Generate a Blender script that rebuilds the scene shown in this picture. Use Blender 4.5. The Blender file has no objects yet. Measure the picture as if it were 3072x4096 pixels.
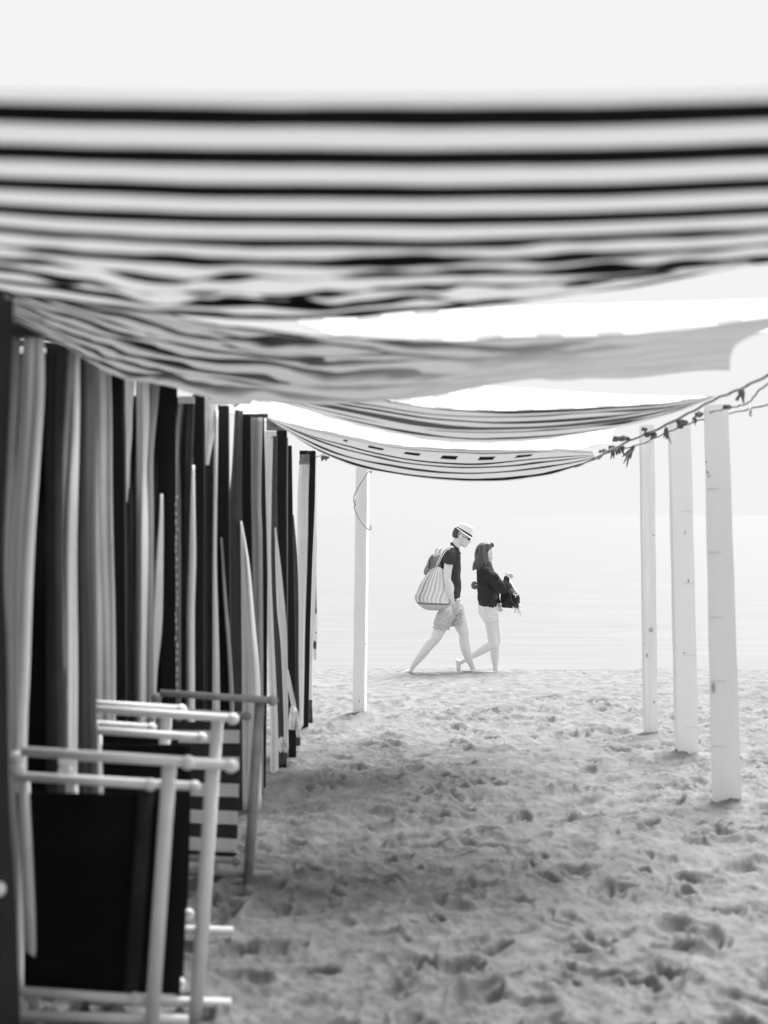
import bpy, bmesh, math, random
import numpy as np
from mathutils import Vector, Matrix
random.seed(7); rng = np.random.default_rng(7)
S = bpy.context.scene
COL = S.collection
R = math.radians

# ------------------------------------------------------------------ camera
EYE = 1.75          # eye height over the sand under the awnings
F = 5689.0          # 50 mm lens on a 36 mm tall frame, in pixels of the 4096 px tall photograph
HZ = 2060.0         # photograph row at eye level
cam_d = bpy.data.cameras.new("camera"); cam = bpy.data.objects.new("camera", cam_d); COL.objects.link(cam)
cam.location = (0, 0, EYE); cam.rotation_euler = (R(90), 0, 0)
cam_d.sensor_fit = 'VERTICAL'; cam_d.sensor_height = 36; cam_d.sensor_width = 27; cam_d.lens = 50
cam_d.shift_y = (HZ-2048)/4096
cam_d.clip_start = 0.1; cam_d.clip_end = 20000
cam_d.dof.use_dof = True; cam_d.dof.focus_distance = 17.0; cam_d.dof.aperture_fstop = 2.0
S.camera = cam

# ------------------------------------------------------------------ world, sun, exposure
SUN_EL, SUN_AZ = R(58), R(32)       # azimuth clockwise from +Y: over the sea, to the right
w = bpy.data.worlds.new("World"); S.world = w; w.use_nodes = True
nt = w.node_tree; bg = nt.nodes['Background']
sky = nt.nodes.new('ShaderNodeTexSky'); sky.sky_type = 'NISHITA'; sky.sun_disc = False
sky.sun_elevation = SUN_EL; sky.sun_rotation = SUN_AZ; sky.dust_density = 6.0; sky.air_density = 1.2
bw = nt.nodes.new('ShaderNodeRGBToBW')
mx = nt.nodes.new('ShaderNodeMix'); mx.data_type = 'FLOAT'
mx.inputs[0].default_value = 0.998; mx.inputs[3].default_value = 3.3      # thin even overcast over the clear-sky gradient
nt.links.new(sky.outputs[0], bw.inputs[0]); nt.links.new(bw.outputs[0], mx.inputs[2])
nt.links.new(mx.outputs[0], bg.inputs[0]); bg.inputs[1].default_value = 0.10
sd = bpy.data.lights.new("sun", 'SUN'); sd.energy = 3.1; sd.angle = R(36); sd.color = (1, 1, 1)
so = bpy.data.objects.new("sun", sd); COL.objects.link(so)
az = SUN_AZ
sdir = Vector((math.sin(az)*math.cos(SUN_EL), math.cos(az)*math.cos(SUN_EL), math.sin(SUN_EL)))
so.rotation_euler = sdir.to_track_quat('Z', 'Y').to_euler(); so.location = sdir*30
S.view_settings.view_transform = 'Standard'; S.view_settings.look = 'None'
S.view_settings.exposure = 1.45; S.view_settings.gamma = 1
S.cycles.use_denoising = True
S.cycles.max_bounces = 8; S.cycles.transmission_bounces = 4; S.cycles.sample_clamp_indirect = 8

# ------------------------------------------------------------------ helpers
def at(px, py, d):
    """photograph pixel and distance from the camera plane -> point in the place"""
    return Vector(((px-1536)/F*d, d, EYE-(py-HZ)/F*d))

def tag(o, label=None, cat=None, group=None, kind=None):
    if label: o['label'] = label
    if cat: o['category'] = cat
    if group: o['group'] = group
    if kind: o['kind'] = kind
    return o

def thing(name, loc, label, cat, group=None):
    o = bpy.data.objects.new(name, None); COL.objects.link(o); o.location = loc
    o.empty_display_size = .1
    return tag(o, label, cat, group)

def link(name, me, parent=None, smooth=True, mats=()):
    for m in mats: me.materials.append(m)
    o = bpy.data.objects.new(name, me); COL.objects.link(o)
    if parent is not None:
        o.parent = parent
        me.transform(Matrix.Translation(-Vector(parent.matrix_basis.translation)) if parent.parent is None
                     else Matrix.Translation(-(Vector(parent.parent.matrix_basis.translation))))
    if smooth:
        me.polygons.foreach_set('use_smooth', [True]*len(me.polygons)); me.update()
    return o

def from_bm(name, bm, m, parent=None, smooth=True):
    me = bpy.data.meshes.new(name); bm.normal_update(); bm.to_mesh(me); bm.free()
    return link(name, me, parent, smooth, m if isinstance(m, (list, tuple)) else [m])

def mat(name, v, rough=.85, nscale=6, namt=.15, bump=.1, bscale=60, trans=0, spec=.3, stretch=(1,1,1)):
    m = bpy.data.materials.new(name); m.use_nodes = True
    n = m.node_tree.nodes; L = m.node_tree.links; b = n['Principled BSDF']
    tc = n.new('ShaderNodeTexCoord'); mp = n.new('ShaderNodeMapping'); mp.inputs['Scale'].default_value = stretch
    L.new(tc.outputs['Object'], mp.inputs[0])
    nz = n.new('ShaderNodeTexNoise'); nz.inputs['Scale'].default_value = nscale; nz.inputs['Detail'].default_value = 5
    L.new(mp.outputs[0], nz.inputs['Vector'])
    mr = n.new('ShaderNodeMapRange'); mr.inputs[1].default_value = .3; mr.inputs[2].default_value = .7
    mr.inputs[3].default_value = v*(1-namt); mr.inputs[4].default_value = min(v*(1+namt), .92)
    L.new(nz.outputs[0], mr.inputs[0]); L.new(mr.outputs[0], b.inputs['Base Color'])
    b.inputs['Roughness'].default_value = rough; b.inputs['Specular IOR Level'].default_value = spec
    n2 = n.new('ShaderNodeTexNoise'); n2.inputs['Scale'].default_value = bscale; n2.inputs['Detail'].default_value = 4
    L.new(mp.outputs[0], n2.inputs['Vector'])
    bp = n.new('ShaderNodeBump'); bp.inputs['Strength'].default_value = bump; bp.inputs['Distance'].default_value = .01
    L.new(n2.outputs[0], bp.inputs['Height']); L.new(bp.outputs[0], b.inputs['Normal'])
    if trans:
        tr = n.new('ShaderNodeBsdfTranslucent'); L.new(mr.outputs[0], tr.inputs[0])
        mixs = n.new('ShaderNodeMixShader'); mixs.inputs[0].default_value = trans
        L.new(b.outputs[0], mixs.inputs[1]); L.new(tr.outputs[0], mixs.inputs[2])
        L.new(mixs.outputs[0], n['Material Output'].inputs[0])
    return m

def stripe_mat(name, light, dark, period, duty, axis='v', offset=0.0, trans=.4, wob=.0, soft=.02, rough=.9, fade=None):
    """woven stripes: light cloth with dark stripes every `period` metres of the cloth's own length"""
    m = mat(name, light, rough, 5, .04, .08, 150, 0)
    n = m.node_tree.nodes; L = m.node_tree.links; b = n['Principled BSDF']
    uv = n.new('ShaderNodeUVMap'); sp = n.new('ShaderNodeSeparateXYZ'); L.new(uv.outputs[0], sp.inputs[0])
    nz = n.new('ShaderNodeTexNoise'); nz.inputs['Scale'].default_value = 3; L.new(uv.outputs[0], nz.inputs['Vector'])
    a = n.new('ShaderNodeMath'); a.operation = 'MULTIPLY_ADD'; a.inputs[1].default_value = wob
    L.new(nz.outputs[0], a.inputs[0]); L.new(sp.outputs[1 if axis == 'v' else 0], a.inputs[2])
    dv = n.new('ShaderNodeMath'); dv.operation = 'MULTIPLY_ADD'; dv.inputs[1].default_value = 1/period; dv.inputs[2].default_value = offset
    L.new(a.outputs[0], dv.inputs[0])
    pp = n.new('ShaderNodeMath'); pp.operation = 'FRACT'; L.new(dv.outputs[0], pp.inputs[0])
    mr = n.new('ShaderNodeMapRange'); mr.inputs[1].default_value = duty; mr.inputs[2].default_value = duty+soft
    mr.inputs[3].default_value = dark; mr.inputs[4].default_value = light
    L.new(pp.outputs[0], mr.inputs[0]); L.new(mr.outputs[0], b.inputs['Base Color'])
    if fade:                        # the dye has bleached away towards one end of the cloth
        fm = n.new('ShaderNodeMapRange'); fm.inputs[1].default_value = fade[0]; fm.inputs[2].default_value = fade[1]
        fm.inputs[3].default_value = dark; fm.inputs[4].default_value = light*.93
        L.new(sp.outputs[0], fm.inputs[0]); L.new(fm.outputs[0], mr.inputs[3])
    if trans:
        tr = n.new('ShaderNodeBsdfTranslucent'); L.new(mr.outputs[0], tr.inputs[0])
        mixs = n.new('ShaderNodeMixShader'); mixs.inputs[0].default_value = trans
        L.new(b.outputs[0], mixs.inputs[1]); L.new(tr.outputs[0], mixs.inputs[2])
        L.new(mixs.outputs[0], n['Material Output'].inputs[0])
    return m

def cat_rom(P, n):
    """smooth resampling of a list of vectors (any length tuples) to n samples"""
    P = np.array(P, float); k = len(P)
    t = np.linspace(0, k-1, n); i = np.clip(t.astype(int), 0, k-2); f = (t-i)[:, None]
    p0 = P[np.clip(i-1, 0, k-1)]; p1 = P[i]; p2 = P[i+1]; p3 = P[np.clip(i+2, 0, k-1)]
    return .5*((2*p1)+(-p0+p2)*f+(2*p0-5*p1+4*p2-p3)*f*f+(-p0+3*p1-3*p2+p3)*f**3)

def interp_x(pts, xs):
    """smooth value over x through control points (x, a, b..)"""
    P = np.array(sorted(pts), float); X = P[:, 0]; out = []
    sl = np.gradient(P[:, 1:], X, axis=0)
    i = np.clip(np.searchsorted(X, xs)-1, 0, len(X)-2); h = (X[i+1]-X[i]); t = ((xs-X[i])/h)[:, None]; h = h[:, None]
    t = np.clip(t, 0, 1)
    return (2*t**3-3*t**2+1)*P[i, 1:]+(t**3-2*t**2+t)*h*sl[i]+(-2*t**3+3*t**2)*P[i+1, 1:]+(t**3-t**2)*h*sl[i+1]

def grid_mesh(name, V, UV=None, matidx=None):
    """V: rows x cols x 3"""
    r, c = V.shape[:2]
    me = bpy.data.meshes.new(name)
    me.vertices.add(r*c); me.vertices.foreach_set('co', V.reshape(-1).astype(np.float32))
    a = (np.arange(r-1)[:, None]*c+np.arange(c-1)[None, :]).reshape(-1)
    q = np.stack([a, a+1, a+c+1, a+c], 1)
    nq = len(q)
    me.loops.add(nq*4); me.loops.foreach_set('vertex_index', q.reshape(-1).astype(np.int32))
    me.polygons.add(nq); me.polygons.foreach_set('loop_start', (np.arange(nq)*4).astype(np.int32))
    if matidx is not None: me.polygons.foreach_set('material_index', matidx.reshape(-1).astype(np.int32))
    if UV is not None:
        ul = me.uv_layers.new(name='UVMap'); ul.data.foreach_set('uv', UV.reshape(-1, 2)[q.reshape(-1)].reshape(-1).astype(np.float32))
    me.update(calc_edges=True); me.validate()
    return me

def lattice(seed, n=256):
    return np.random.default_rng(seed).random((n, n))
def vnoise(x, y, sc, seed):
    T = lattice(seed); n = T.shape[0]
    x = x/sc; y = y/sc; xi = np.floor(x).astype(int); yi = np.floor(y).astype(int)
    fx = x-xi; fy = y-yi; fx = fx*fx*fx*(fx*(fx*6-15)+10); fy = fy*fy*fy*(fy*(fy*6-15)+10)
    a = T[xi % n, yi % n]; b = T[(xi+1) % n, yi % n]; c = T[xi % n, (yi+1) % n]; d = T[(xi+1) % n, (yi+1) % n]
    return (a*(1-fx)+b*fx)*(1-fy)+(c*(1-fx)+d*fx)*fy-.5

def add_tube(bm, pts, rad, seg=8, cap=True):
    """round tube through points; rad one number or one per point"""
    pts = [Vector(p) for p in pts]; n = len(pts)
    rad = [rad]*n if isinstance(rad, (int, float)) else rad
    rings = []; up = None
    for i, p in enumerate(pts):
        t = (pts[min(i+1, n-1)]-pts[max(i-1, 0)]).normalized()
        if up is None: up = Vector((0, 0, 1)) if abs(t.z) < .9 else Vector((0, 1, 0))
        s = t.cross(up).normalized(); u = s.cross(t).normalized(); up = u
        rings.append([bm.verts.new(p+(s*math.cos(a)+u*math.sin(a))*rad[i]) for a in [2*math.pi*k/seg for k in range(seg)]])
    for r0, r1 in zip(rings, rings[1:]):
        for k in range(seg): bm.faces.new((r0[k], r0[(k+1) % seg], r1[(k+1) % seg], r1[k]))
    if cap: bm.faces.new(rings[0][::-1]); bm.faces.new(rings[-1])

def add_box(bm, c, sx, sy, sz, rz=0, bev=0, shear=(0, 0)):
    vs = []
    M = Matrix.Rotation(rz, 3, 'Z')
    for z in (-1, 1):
        for x, y in ((-1, -1), (1, -1), (1, 1), (-1, 1)):
            v = M @ Vector((x*sx/2, y*sy/2, 0)); v.z = z*sz/2
            v.x += shear[0]*z/2; v.y += shear[1]*z/2
            vs.append(bm.verts.new(Vector(c)+v))
    fs = [(3, 2, 1, 0), (4, 5, 6, 7), (0, 1, 5, 4), (1, 2, 6, 5), (2, 3, 7, 6), (3, 0, 4, 7)]
    faces = [bm.faces.new([vs[i] for i in f]) for f in fs]
    if bev:
        es = list({e for f in faces for e in f.edges})
        bmesh.ops.bevel(bm, geom=es, offset=bev, segments=2, affect='EDGES', profile=.6)

def add_ball(bm, c, rx, ry, rz, seg=16, rot=0.0):
    r = bmesh.ops.create_uvsphere(bm, u_segments=seg, v_segments=max(8, seg*3//4), radius=1)
    M = Matrix.Translation(Vector(c)) @ Matrix.Rotation(rot, 4, 'Y') @ Matrix.Diagonal((rx, ry, rz, 1))
    bmesh.ops.transform(bm, matrix=M, verts=r['verts'])

def bar(bm, a, b, wx, wy, bev=.003):
    """flat wooden bar from a to b, wx wide and wy deep"""
    a = Vector(a); b = Vector(b); t = (b-a).normalized()
    s = Vector((0, 1, 0)); u = t.cross(s).normalized(); s = u.cross(t).normalized()
    rings = [[bm.verts.new(p+u*i*wx/2+s*j*wy/2) for i, j in ((-1, -1), (1, -1), (1, 1), (-1, 1))] for p in (a, b)]
    fs = [bm.faces.new(rings[0][::-1]), bm.faces.new(rings[1])]
    for k in range(4): fs.append(bm.faces.new((rings[0][k], rings[0][(k+1) % 4], rings[1][(k+1) % 4], rings[1][k])))
    bmesh.ops.recalc_face_normals(bm, faces=fs)
    bmesh.ops.bevel(bm, geom=list({e for f in fs for e in f.edges}), offset=bev, segments=2, affect='EDGES')

# ------------------------------------------------------------------ materials
M = {}
M['white_cloth'] = mat('white_cloth', .90, .9, 4, .02, .15, 90, trans=.12)
M['light_cloth'] = mat('light_cloth', .84, .9, 5, .05, .2, 90, trans=.1)
M['grey_cloth'] = mat('grey_cloth', .34, .9, 5, .08, .2, 90, trans=.2)
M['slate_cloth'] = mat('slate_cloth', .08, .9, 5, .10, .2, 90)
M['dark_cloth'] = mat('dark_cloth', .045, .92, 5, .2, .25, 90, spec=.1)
M['dark_inside_cloth'] = mat('dark_inside_cloth', .016, .95, 3, .25, .2, 120, spec=.06)
M['dark_timber'] = mat('dark_timber', .022, .75, 8, .35, .3, 50, spec=.12, stretch=(1, 1, .1))
M['white_timber'] = mat('white_timber', .91, .7, 14, .02, .2, 60, stretch=(1, 1, .12))
M['pine'] = mat('pine', .86, .7, 22, .10, .2, 60, stretch=(1, 1, .07))
M['frame_paint'] = mat('frame_paint', .88, .5, 9, .06, .1, 60)
M['grey_timber'] = mat('grey_timber', .34, .6, 12, .2, .2, 60)
M['cap_plastic'] = mat('cap_plastic', .88, .35, 9, .02, .03, 60, spec=.5)
M['rope'] = mat('rope', .36, .9, 40, .4, .5, 200)
M['rag'] = mat('rag', .20, .9, 30, .7, .5, 100, trans=.2)
M['steel'] = mat('steel', .5, .4, 10, .1, .1, 60)

# ------------------------------------------------------------------ sand, sea, unseen light-shaping wall
def ground_z(x, y):
    y = np.asarray(y, float); x = np.asarray(x, float)
    z = -.15*np.clip((y-12)/5.4, 0, 1)**1.5
    crest = 17.55+.25*vnoise(x, y*0, 1.7, 31)
    z = z-np.clip(y-crest, 0, None)*.17
    return z

def build_sand():
    ys = [-60, -30, -15, -8, -5, -3, -1, 0, 1, 2, 2.6]
    y = 3.0
    while y < 18.3:
        ys.append(y); y *= 1.0021
    ys += [18.4, 18.8, 19.4, 20.2, 21.5, 24, 30]
    ys = np.array(ys)
    u = np.linspace(-1, 1, 760)
    outer = np.array([1.05, 1.15, 1.3, 1.6, 2.2, 3.5, 6, 12])
    half = .30*np.clip(ys, 1, None)+.15
    U = np.concatenate([-outer[::-1], u, outer])
    X = U[None, :]*half[:, None]
    far = np.abs(U) > 1
    X[:, far] += (np.sign(U[far])*(np.abs(U[far])-1)*3)[None, :]
    Y = np.repeat(ys[:, None], X.shape[1], 1)
    Z = ground_z(X, Y)
    wx = X+.10*vnoise(X, Y, .35, 21); wy = Y+.10*vnoise(X+7, Y+3, .35, 22)
    h = .05*vnoise(wx, wy, .85, 1)+.028*vnoise(wx, wy*1.25, .34, 2)
    n3 = vnoise(wx, wy, .155, 3); h += .020*n3-.034*np.abs(vnoise(wx+11, wy+5, .21, 13))
    n4 = vnoise(wx+3, wy, .075, 4); h += .014*n4-.022*np.abs(vnoise(wx+2, wy+9, .10, 14))
    h += .016*vnoise(X, Y, .036, 5)+.009*vnoise(X, Y, .018, 6)
    # footprints: sharp-edged scoops with a pushed-up rim
    near = (Y > 2.9) & (Y < 18.5) & (np.abs(X) < 7)
    r0 = len([v for v in ys if v < 2.9])
    for k in range(1500):
        fy = 3.2+14.6*random.random()**1.0; fx = (random.random()*2-1)*(.30*fy+.3)
        a = random.uniform(-.9, .9)+math.pi/2*(random.random() < .35); L = random.uniform(.05, .14); W = L*random.uniform(.35, .6)
        dep = random.uniform(.014, .042)
        i0 = np.searchsorted(ys, fy-.4); i1 = np.searchsorted(ys, fy+.4)
        hf = .30*fy+.15
        j0 = int(np.clip((fx-.4)/hf, -1, 1)*379.5+380)+8; j1 = int(np.clip((fx+.4)/hf, -1, 1)*379.5+380)+8
        if j1-j0 < 3: continue
        sx = X[i0:i1, j0:j1]-fx; sy = Y[i0:i1, j0:j1]-fy
        lx = (sx*math.cos(a)+sy*math.sin(a))/W; ly = (-sx*math.sin(a)+sy*math.cos(a))/L
        r = np.sqrt(lx*lx+ly*ly)*(1+.35*n3[i0:i1, j0:j1])
        pit = -dep/(1+np.exp(np.clip((r-1)*11, -50, 50))); rim = .45*dep*np.exp(-((r-1.35)/.32)**2)*(1-.5*ly/(np.abs(ly)+.5))
        h[i0:i1, j0:j1] += pit+rim
    for px_, py_ in ((2.12, 8.77), (2.24, 10.4), (2.14, 11.4), (-.22, 12.6)):    # sand heaped round the posts
        rr = np.hypot(X-px_, Y-py_)*(1+.5*n3); h += .035*np.exp(-(rr/.17)**2)
    fade = np.clip((Y-2.6)/.5, 0, 1)
    shore = 1-.62*np.clip((Y-12.5)/3.5, 0, 1)
    Z = Z+h*fade*shore*np.clip((19.5-Y)/1.5, 0, 1)
    Z[far.nonzero()[0][:0]] = 0
    me = grid_mesh('sand', np.stack([X, Y, Z], 2))
    m = mat('sand', .28, .95, 7, .24, .0, 60, spec=.12)
    n = m.node_tree.nodes; L = m.node_tree.links; b = n['Principled BSDF']
    tc = n.new('ShaderNodeTexCoord')
    nz = n.new('ShaderNodeTexNoise'); nz.inputs['Scale'].default_value = 45; nz.inputs['Detail'].default_value = 8; nz.inputs['Roughness'].default_value = .75
    nf = n.new('ShaderNodeTexNoise'); nf.inputs['Scale'].default_value = 420; nf.inputs['Detail'].default_value = 3
    L.new(tc.outputs['Object'], nz.inputs[0]); L.new(tc.outputs['Object'], nf.inputs[0])
    ad = n.new('ShaderNodeMath'); ad.operation = 'MULTIPLY_ADD'; ad.inputs[1].default_value = .25
    L.new(nf.outputs[0], ad.inputs[0]); L.new(nz.outputs[0], ad.inputs[2])
    bp = n['Bump']; bp.inputs['Strength'].default_value = .8; bp.inputs['Distance'].default_value = .02
    L.new(ad.outputs[0], bp.inputs['Height'])
    # grains; random darker patches put relief shading contrast into the sand colour
    mr = n['Map Range']; src = mr.outputs[0]
    g = n.new('ShaderNodeTexNoise'); g.inputs['Scale'].default_value = 900; g.inputs['Detail'].default_value = 2
    L.new(tc.outputs['Object'], g.inputs[0])
    gm = n.new('ShaderNodeMapRange'); gm.inputs[1].default_value = .3; gm.inputs[2].default_value = .7; gm.inputs[3].default_value = .82; gm.inputs[4].default_value = 1.12
    L.new(g.outputs[0], gm.inputs[0])
    mu = n.new('ShaderNodeMath'); mu.operation = 'MULTIPLY'; L.new(src, mu.inputs[0]); L.new(gm.outputs[0], mu.inputs[1])
    L.new(mu.outputs[0], b.inputs['Base Color'])
    o = link('sand', me, None, True, [m]); tag(o, kind='structure')

def build_sea():
    bm = bmesh.new()
    ys = [17.2, 25, 40, 80, 200, 800, 9000]; xs = [-9000, -500, -50, 0, 50, 500, 9000]
    V = [[bm.verts.new((x, y, -.52)) for x in xs] for y in ys]
    for i in range(len(ys)-1):
        for j in range(len(xs)-1): bm.faces.new((V[i][j], V[i][j+1], V[i+1][j+1], V[i+1][j]))
    m = mat('sea_water', .225, .3, 1.6, .10, 0, 1, spec=.5, stretch=(.18, 1.2, 1))
    n = m.node_tree.nodes; L = m.node_tree.links
    tc = n.new('ShaderNodeTexCoord'); mp = n.new('ShaderNodeMapping'); mp.inputs['Scale'].default_value = (.35, 1.0, 1)
    L.new(tc.outputs['Object'], mp.inputs[0])
    wv = n.new('ShaderNodeTexNoise'); wv.inputs['Scale'].default_value = 1.1; wv.inputs['Detail'].default_value = 6
    L.new(mp.outputs[0], wv.inputs[0])
    bp = n['Bump']; bp.inputs['Strength'].default_value = .5; bp.inputs['Distance'].default_value = .06
    L.new(wv.outputs[0], bp.inputs['Height'])
    o = from_bm('sea', bm, m); tag(o, kind='structure')

def build_unseen_wall():
    bm = bmesh.new()
    add_box(bm, (0, -4.6, 1.9), 40, .6, 4.6, bev=.03)  # added out of view to dim the near sand and bounce light forward
    add_box(bm, (0, -4.55, 4.28), 40.4, .9, .16, bev=.02)
    o = from_bm('unseen_bounce_wall', bm, mat('bounce_wall_pale', .52, .9, 3, .2, .5, 20), smooth=False)
    tag(o, 'unseen pale wall added behind the camera to shade and bounce light', 'wall')

build_sand(); build_sea(); build_unseen_wall()
def scraps():
    b = bmesh.new(); r = random.Random(3)
    for k in range(260):
        y = 4.5+13*r.random()**.8; x = (r.random()*2-1)*(.3*y)+.4
        if x < row_x(y)+.1: continue
        p = Vector((x, y, float(ground_z(x, y))+r.uniform(.0, .03))); a = r.uniform(0, math.pi); L_ = r.uniform(.008, .03)
        u = Vector((math.cos(a), math.sin(a)*.7, r.uniform(-.2, .4)))*L_; v = Vector((-math.sin(a), math.cos(a), r.uniform(-.3, .6)))*L_*r.uniform(.15, .5)
        vs = [b.verts.new(p+q) for q in (-u-v*.4, u*.2-v, u, u*.1+v*1.1)]; t_ = b.verts.new(p+Vector((0, 0, L_*.3)))
        for i in range(4): b.faces.new((vs[i], vs[(i+1) % 4], t_))
    o = from_bm('seaweed_scraps', b, M['rag'], None, False); tag(o, 'dry dark seaweed scraps strewn over the sand', 'debris', kind='stuff')
def row_x(y): return -1.301+.0587*y
scraps()

# ------------------------------------------------------------------ awnings
def awning(name, label, curves, mats, split=None, n=120, wrinkle=.012, wr_scale=(.5, .16), seed=1, rows=14, vnorm=False, grow=False):
    """cloth through smooth edges; each curve = list of (X, Z) with its depth Y(X), from the near hem to the far hem"""
    W = []
    s = np.linspace(0, 1, n)
    for pts in curves:
        P = sorted(pts); x0, x1 = P[0][0], P[-1][0]
        xs = x0+(x1-x0)*s
        v = interp_x(P, xs)
        W.append(np.stack([xs, v[:, 0], v[:, 1]], 1))
    W = np.stack(W, 0)
    seg = []
    k = len(W)
    T = np.linspace(0, k-1, (k-1)*rows+1)
    out = np.zeros((len(T), n, 3))
    for j in range(n): out[:, j] = cat_rom(W[:, j], len(T))
    dl = np.linalg.norm(np.diff(out, axis=0), axis=2); v = np.concatenate([np.zeros((1, n)), np.cumsum(dl, 0)], 0)
    v = np.repeat(v[:, n//2:n//2+1], n, 1)
    if vnorm: v = v/v[-1]
    du = np.linalg.norm(np.diff(out, axis=1), axis=2); u = np.concatenate([np.zeros((len(T), 1)), np.cumsum(du, 1)], 1)
    amp = wrinkle*np.minimum(1, np.minimum(s*6, (1-s)*6))[None, :]*np.ones((len(T), 1))
    if grow: amp = amp*(np.clip((T/(k-1)-.38)/.35, 0, 1)*np.clip((1-T/(k-1))/.22, .15, 1))[:, None]
    X, Y = out[:, :, 0], out[:, :, 1]
    nz = vnoise(X+seed*3.3+.5*Y, Y+.12*X, 1, seed) if False else vnoise((X+.6*Y+30)/wr_scale[0], (Y+.10*X+30)/wr_scale[1], 1, seed)
    nz += .5*vnoise((X-.5*Y+30)/wr_scale[0]*1.9, (Y+30)/wr_scale[1]*1.7, 1, seed+5)
    out[:, :, 2] += amp*nz*2
    UV = np.stack([u, v], 2)
    mi = None
    if split is not None:
        mi = np.zeros((len(T)-1, n-1), int); mi[T[:-1] >= split-1e-6] = 1
    me = grid_mesh(name, out, UV, mi)
    for p in mats: me.materials.append(p)
    o = bpy.data.objects.new(name, me); COL.objects.link(o)
    me.polygons.foreach_set('use_smooth', [True]*len(me.polygons))
    sol = o.modifiers.new('hem', 'SOLIDIFY'); sol.thickness = .0015
    tag(o, label, 'awning', 'awnings strung between the tents and the posts')
    return o

def C(pts):
    """[(px, py, depth)] -> [(X, Y, Z)]"""
    return [tuple(at(*p)) for p in pts]

S1 = stripe_mat('awning_stripe_bold', .78, .006, .192, .47, offset=.71, trans=.5, wob=.03)
S2 = stripe_mat('awning_stripe_soft', .68, .04, .20, .26, offset=.3, trans=.45, soft=.3, wob=.34, fade=(.9, 2.1))
S2b = stripe_mat('awning_pale_stripe', .82, .46, .26, .40, axis='u', trans=.15, soft=.06)
def band_mat(name, light, bands, squares=None, trans=.6, wob=.03):
    """cloth with its own irregular set of woven bands; bands = (start, end, tone) over the cloth from hem to hem"""
    m = mat(name, light, .9, 5, .04, .08, 150, 0)
    n = m.node_tree.nodes; L = m.node_tree.links; b = n['Principled BSDF']
    uv = n.new('ShaderNodeUVMap'); sp = n.new('ShaderNodeSeparateXYZ'); L.new(uv.outputs[0], sp.inputs[0])
    nz = n.new('ShaderNodeTexNoise'); nz.inputs['Scale'].default_value = 2.5; L.new(uv.outputs[0], nz.inputs['Vector'])
    a = n.new('ShaderNodeMath'); a.operation = 'MULTIPLY_ADD'; a.inputs[1].default_value = wob; L.new(nz.outputs[0], a.inputs[0]); L.new(sp.outputs[1], a.inputs[2])
    a2 = n.new('ShaderNodeMath'); a2.operation = 'SUBTRACT'; a2.inputs[1].default_value = wob*.5; L.new(a.outputs[0], a2.inputs[0])
    cr = n.new('ShaderNodeValToRGB'); L.new(a2.outputs[0], cr.inputs[0]); e = cr.color_ramp.elements
    e[0].color = (light,)*3+(1,); e[1].color = (light,)*3+(1,)
    for s0, s1, tn in bands:
        for p_, v_ in ((s0-.012, light), (s0, tn), (s1, tn), (s1+.012, light)):
            q = e.new(min(max(p_, 0.001), .999)); q.color = (v_,)*3+(1,)
    out = cr.outputs[0]
    if squares:
        v0, v1, per, du = squares
        def cmp(src, op, val):
            c = n.new('ShaderNodeMath'); c.operation = op; c.inputs[1].default_value = val; L.new(src, c.inputs[0]); return c.outputs[0]
        f1 = cmp(sp.outputs[0], 'DIVIDE', per); f2 = n.new('ShaderNodeMath'); f2.operation = 'FRACT'; L.new(f1, f2.inputs[0])
        k1 = cmp(f2.outputs[0], 'LESS_THAN', du); k2 = cmp(sp.outputs[1], 'GREATER_THAN', v0); k3 = cmp(sp.outputs[1], 'LESS_THAN', v1)
        k4 = cmp(sp.outputs[0], 'GREATER_THAN', .6); k5 = cmp(sp.outputs[0], 'LESS_THAN', 2.0)
        cur = k1
        for k_ in (k2, k3, k4, k5):
            mm = n.new('ShaderNodeMath'); mm.operation = 'MULTIPLY'; L.new(cur, mm.inputs[0]); L.new(k_, mm.inputs[1]); cur = mm.outputs[0]
        mx_ = n.new('ShaderNodeMix'); mx_.data_type = 'RGBA'; L.new(cur, mx_.inputs[0]); L.new(out, mx_.inputs[6]); mx_.inputs[7].default_value = (.012, .012, .012, 1); out = mx_.outputs[2]
    L.new(out, b.inputs['Base Color'])
    tr = n.new('ShaderNodeBsdfTranslucent'); L.new(out, tr.inputs[0])
    ms = n.new('ShaderNodeMixShader'); ms.inputs[0].default_value = trans
    L.new(b.outputs[0], ms.inputs[1]); L.new(tr.outputs[0], ms.inputs[2]); L.new(ms.outputs[0], n['Material Output'].inputs[0])
    return m
S3 = band_mat('awning_bands_wide', .64, [(.0, .05, .01), (.19, .22, .06), (.33, .37, .05), (.46, .56, .2), (.67, .70, .1), (.86, .90, .12)])
S4 = band_mat('awning_bands_blocks', .64, [(.03, .05, .3), (.14, .17, .25), (.50, .53, .03), (.63, .66, .08), (.78, .81, .05), (.93, .97, .02)], squares=(.27, .37, .26, .42))

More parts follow.
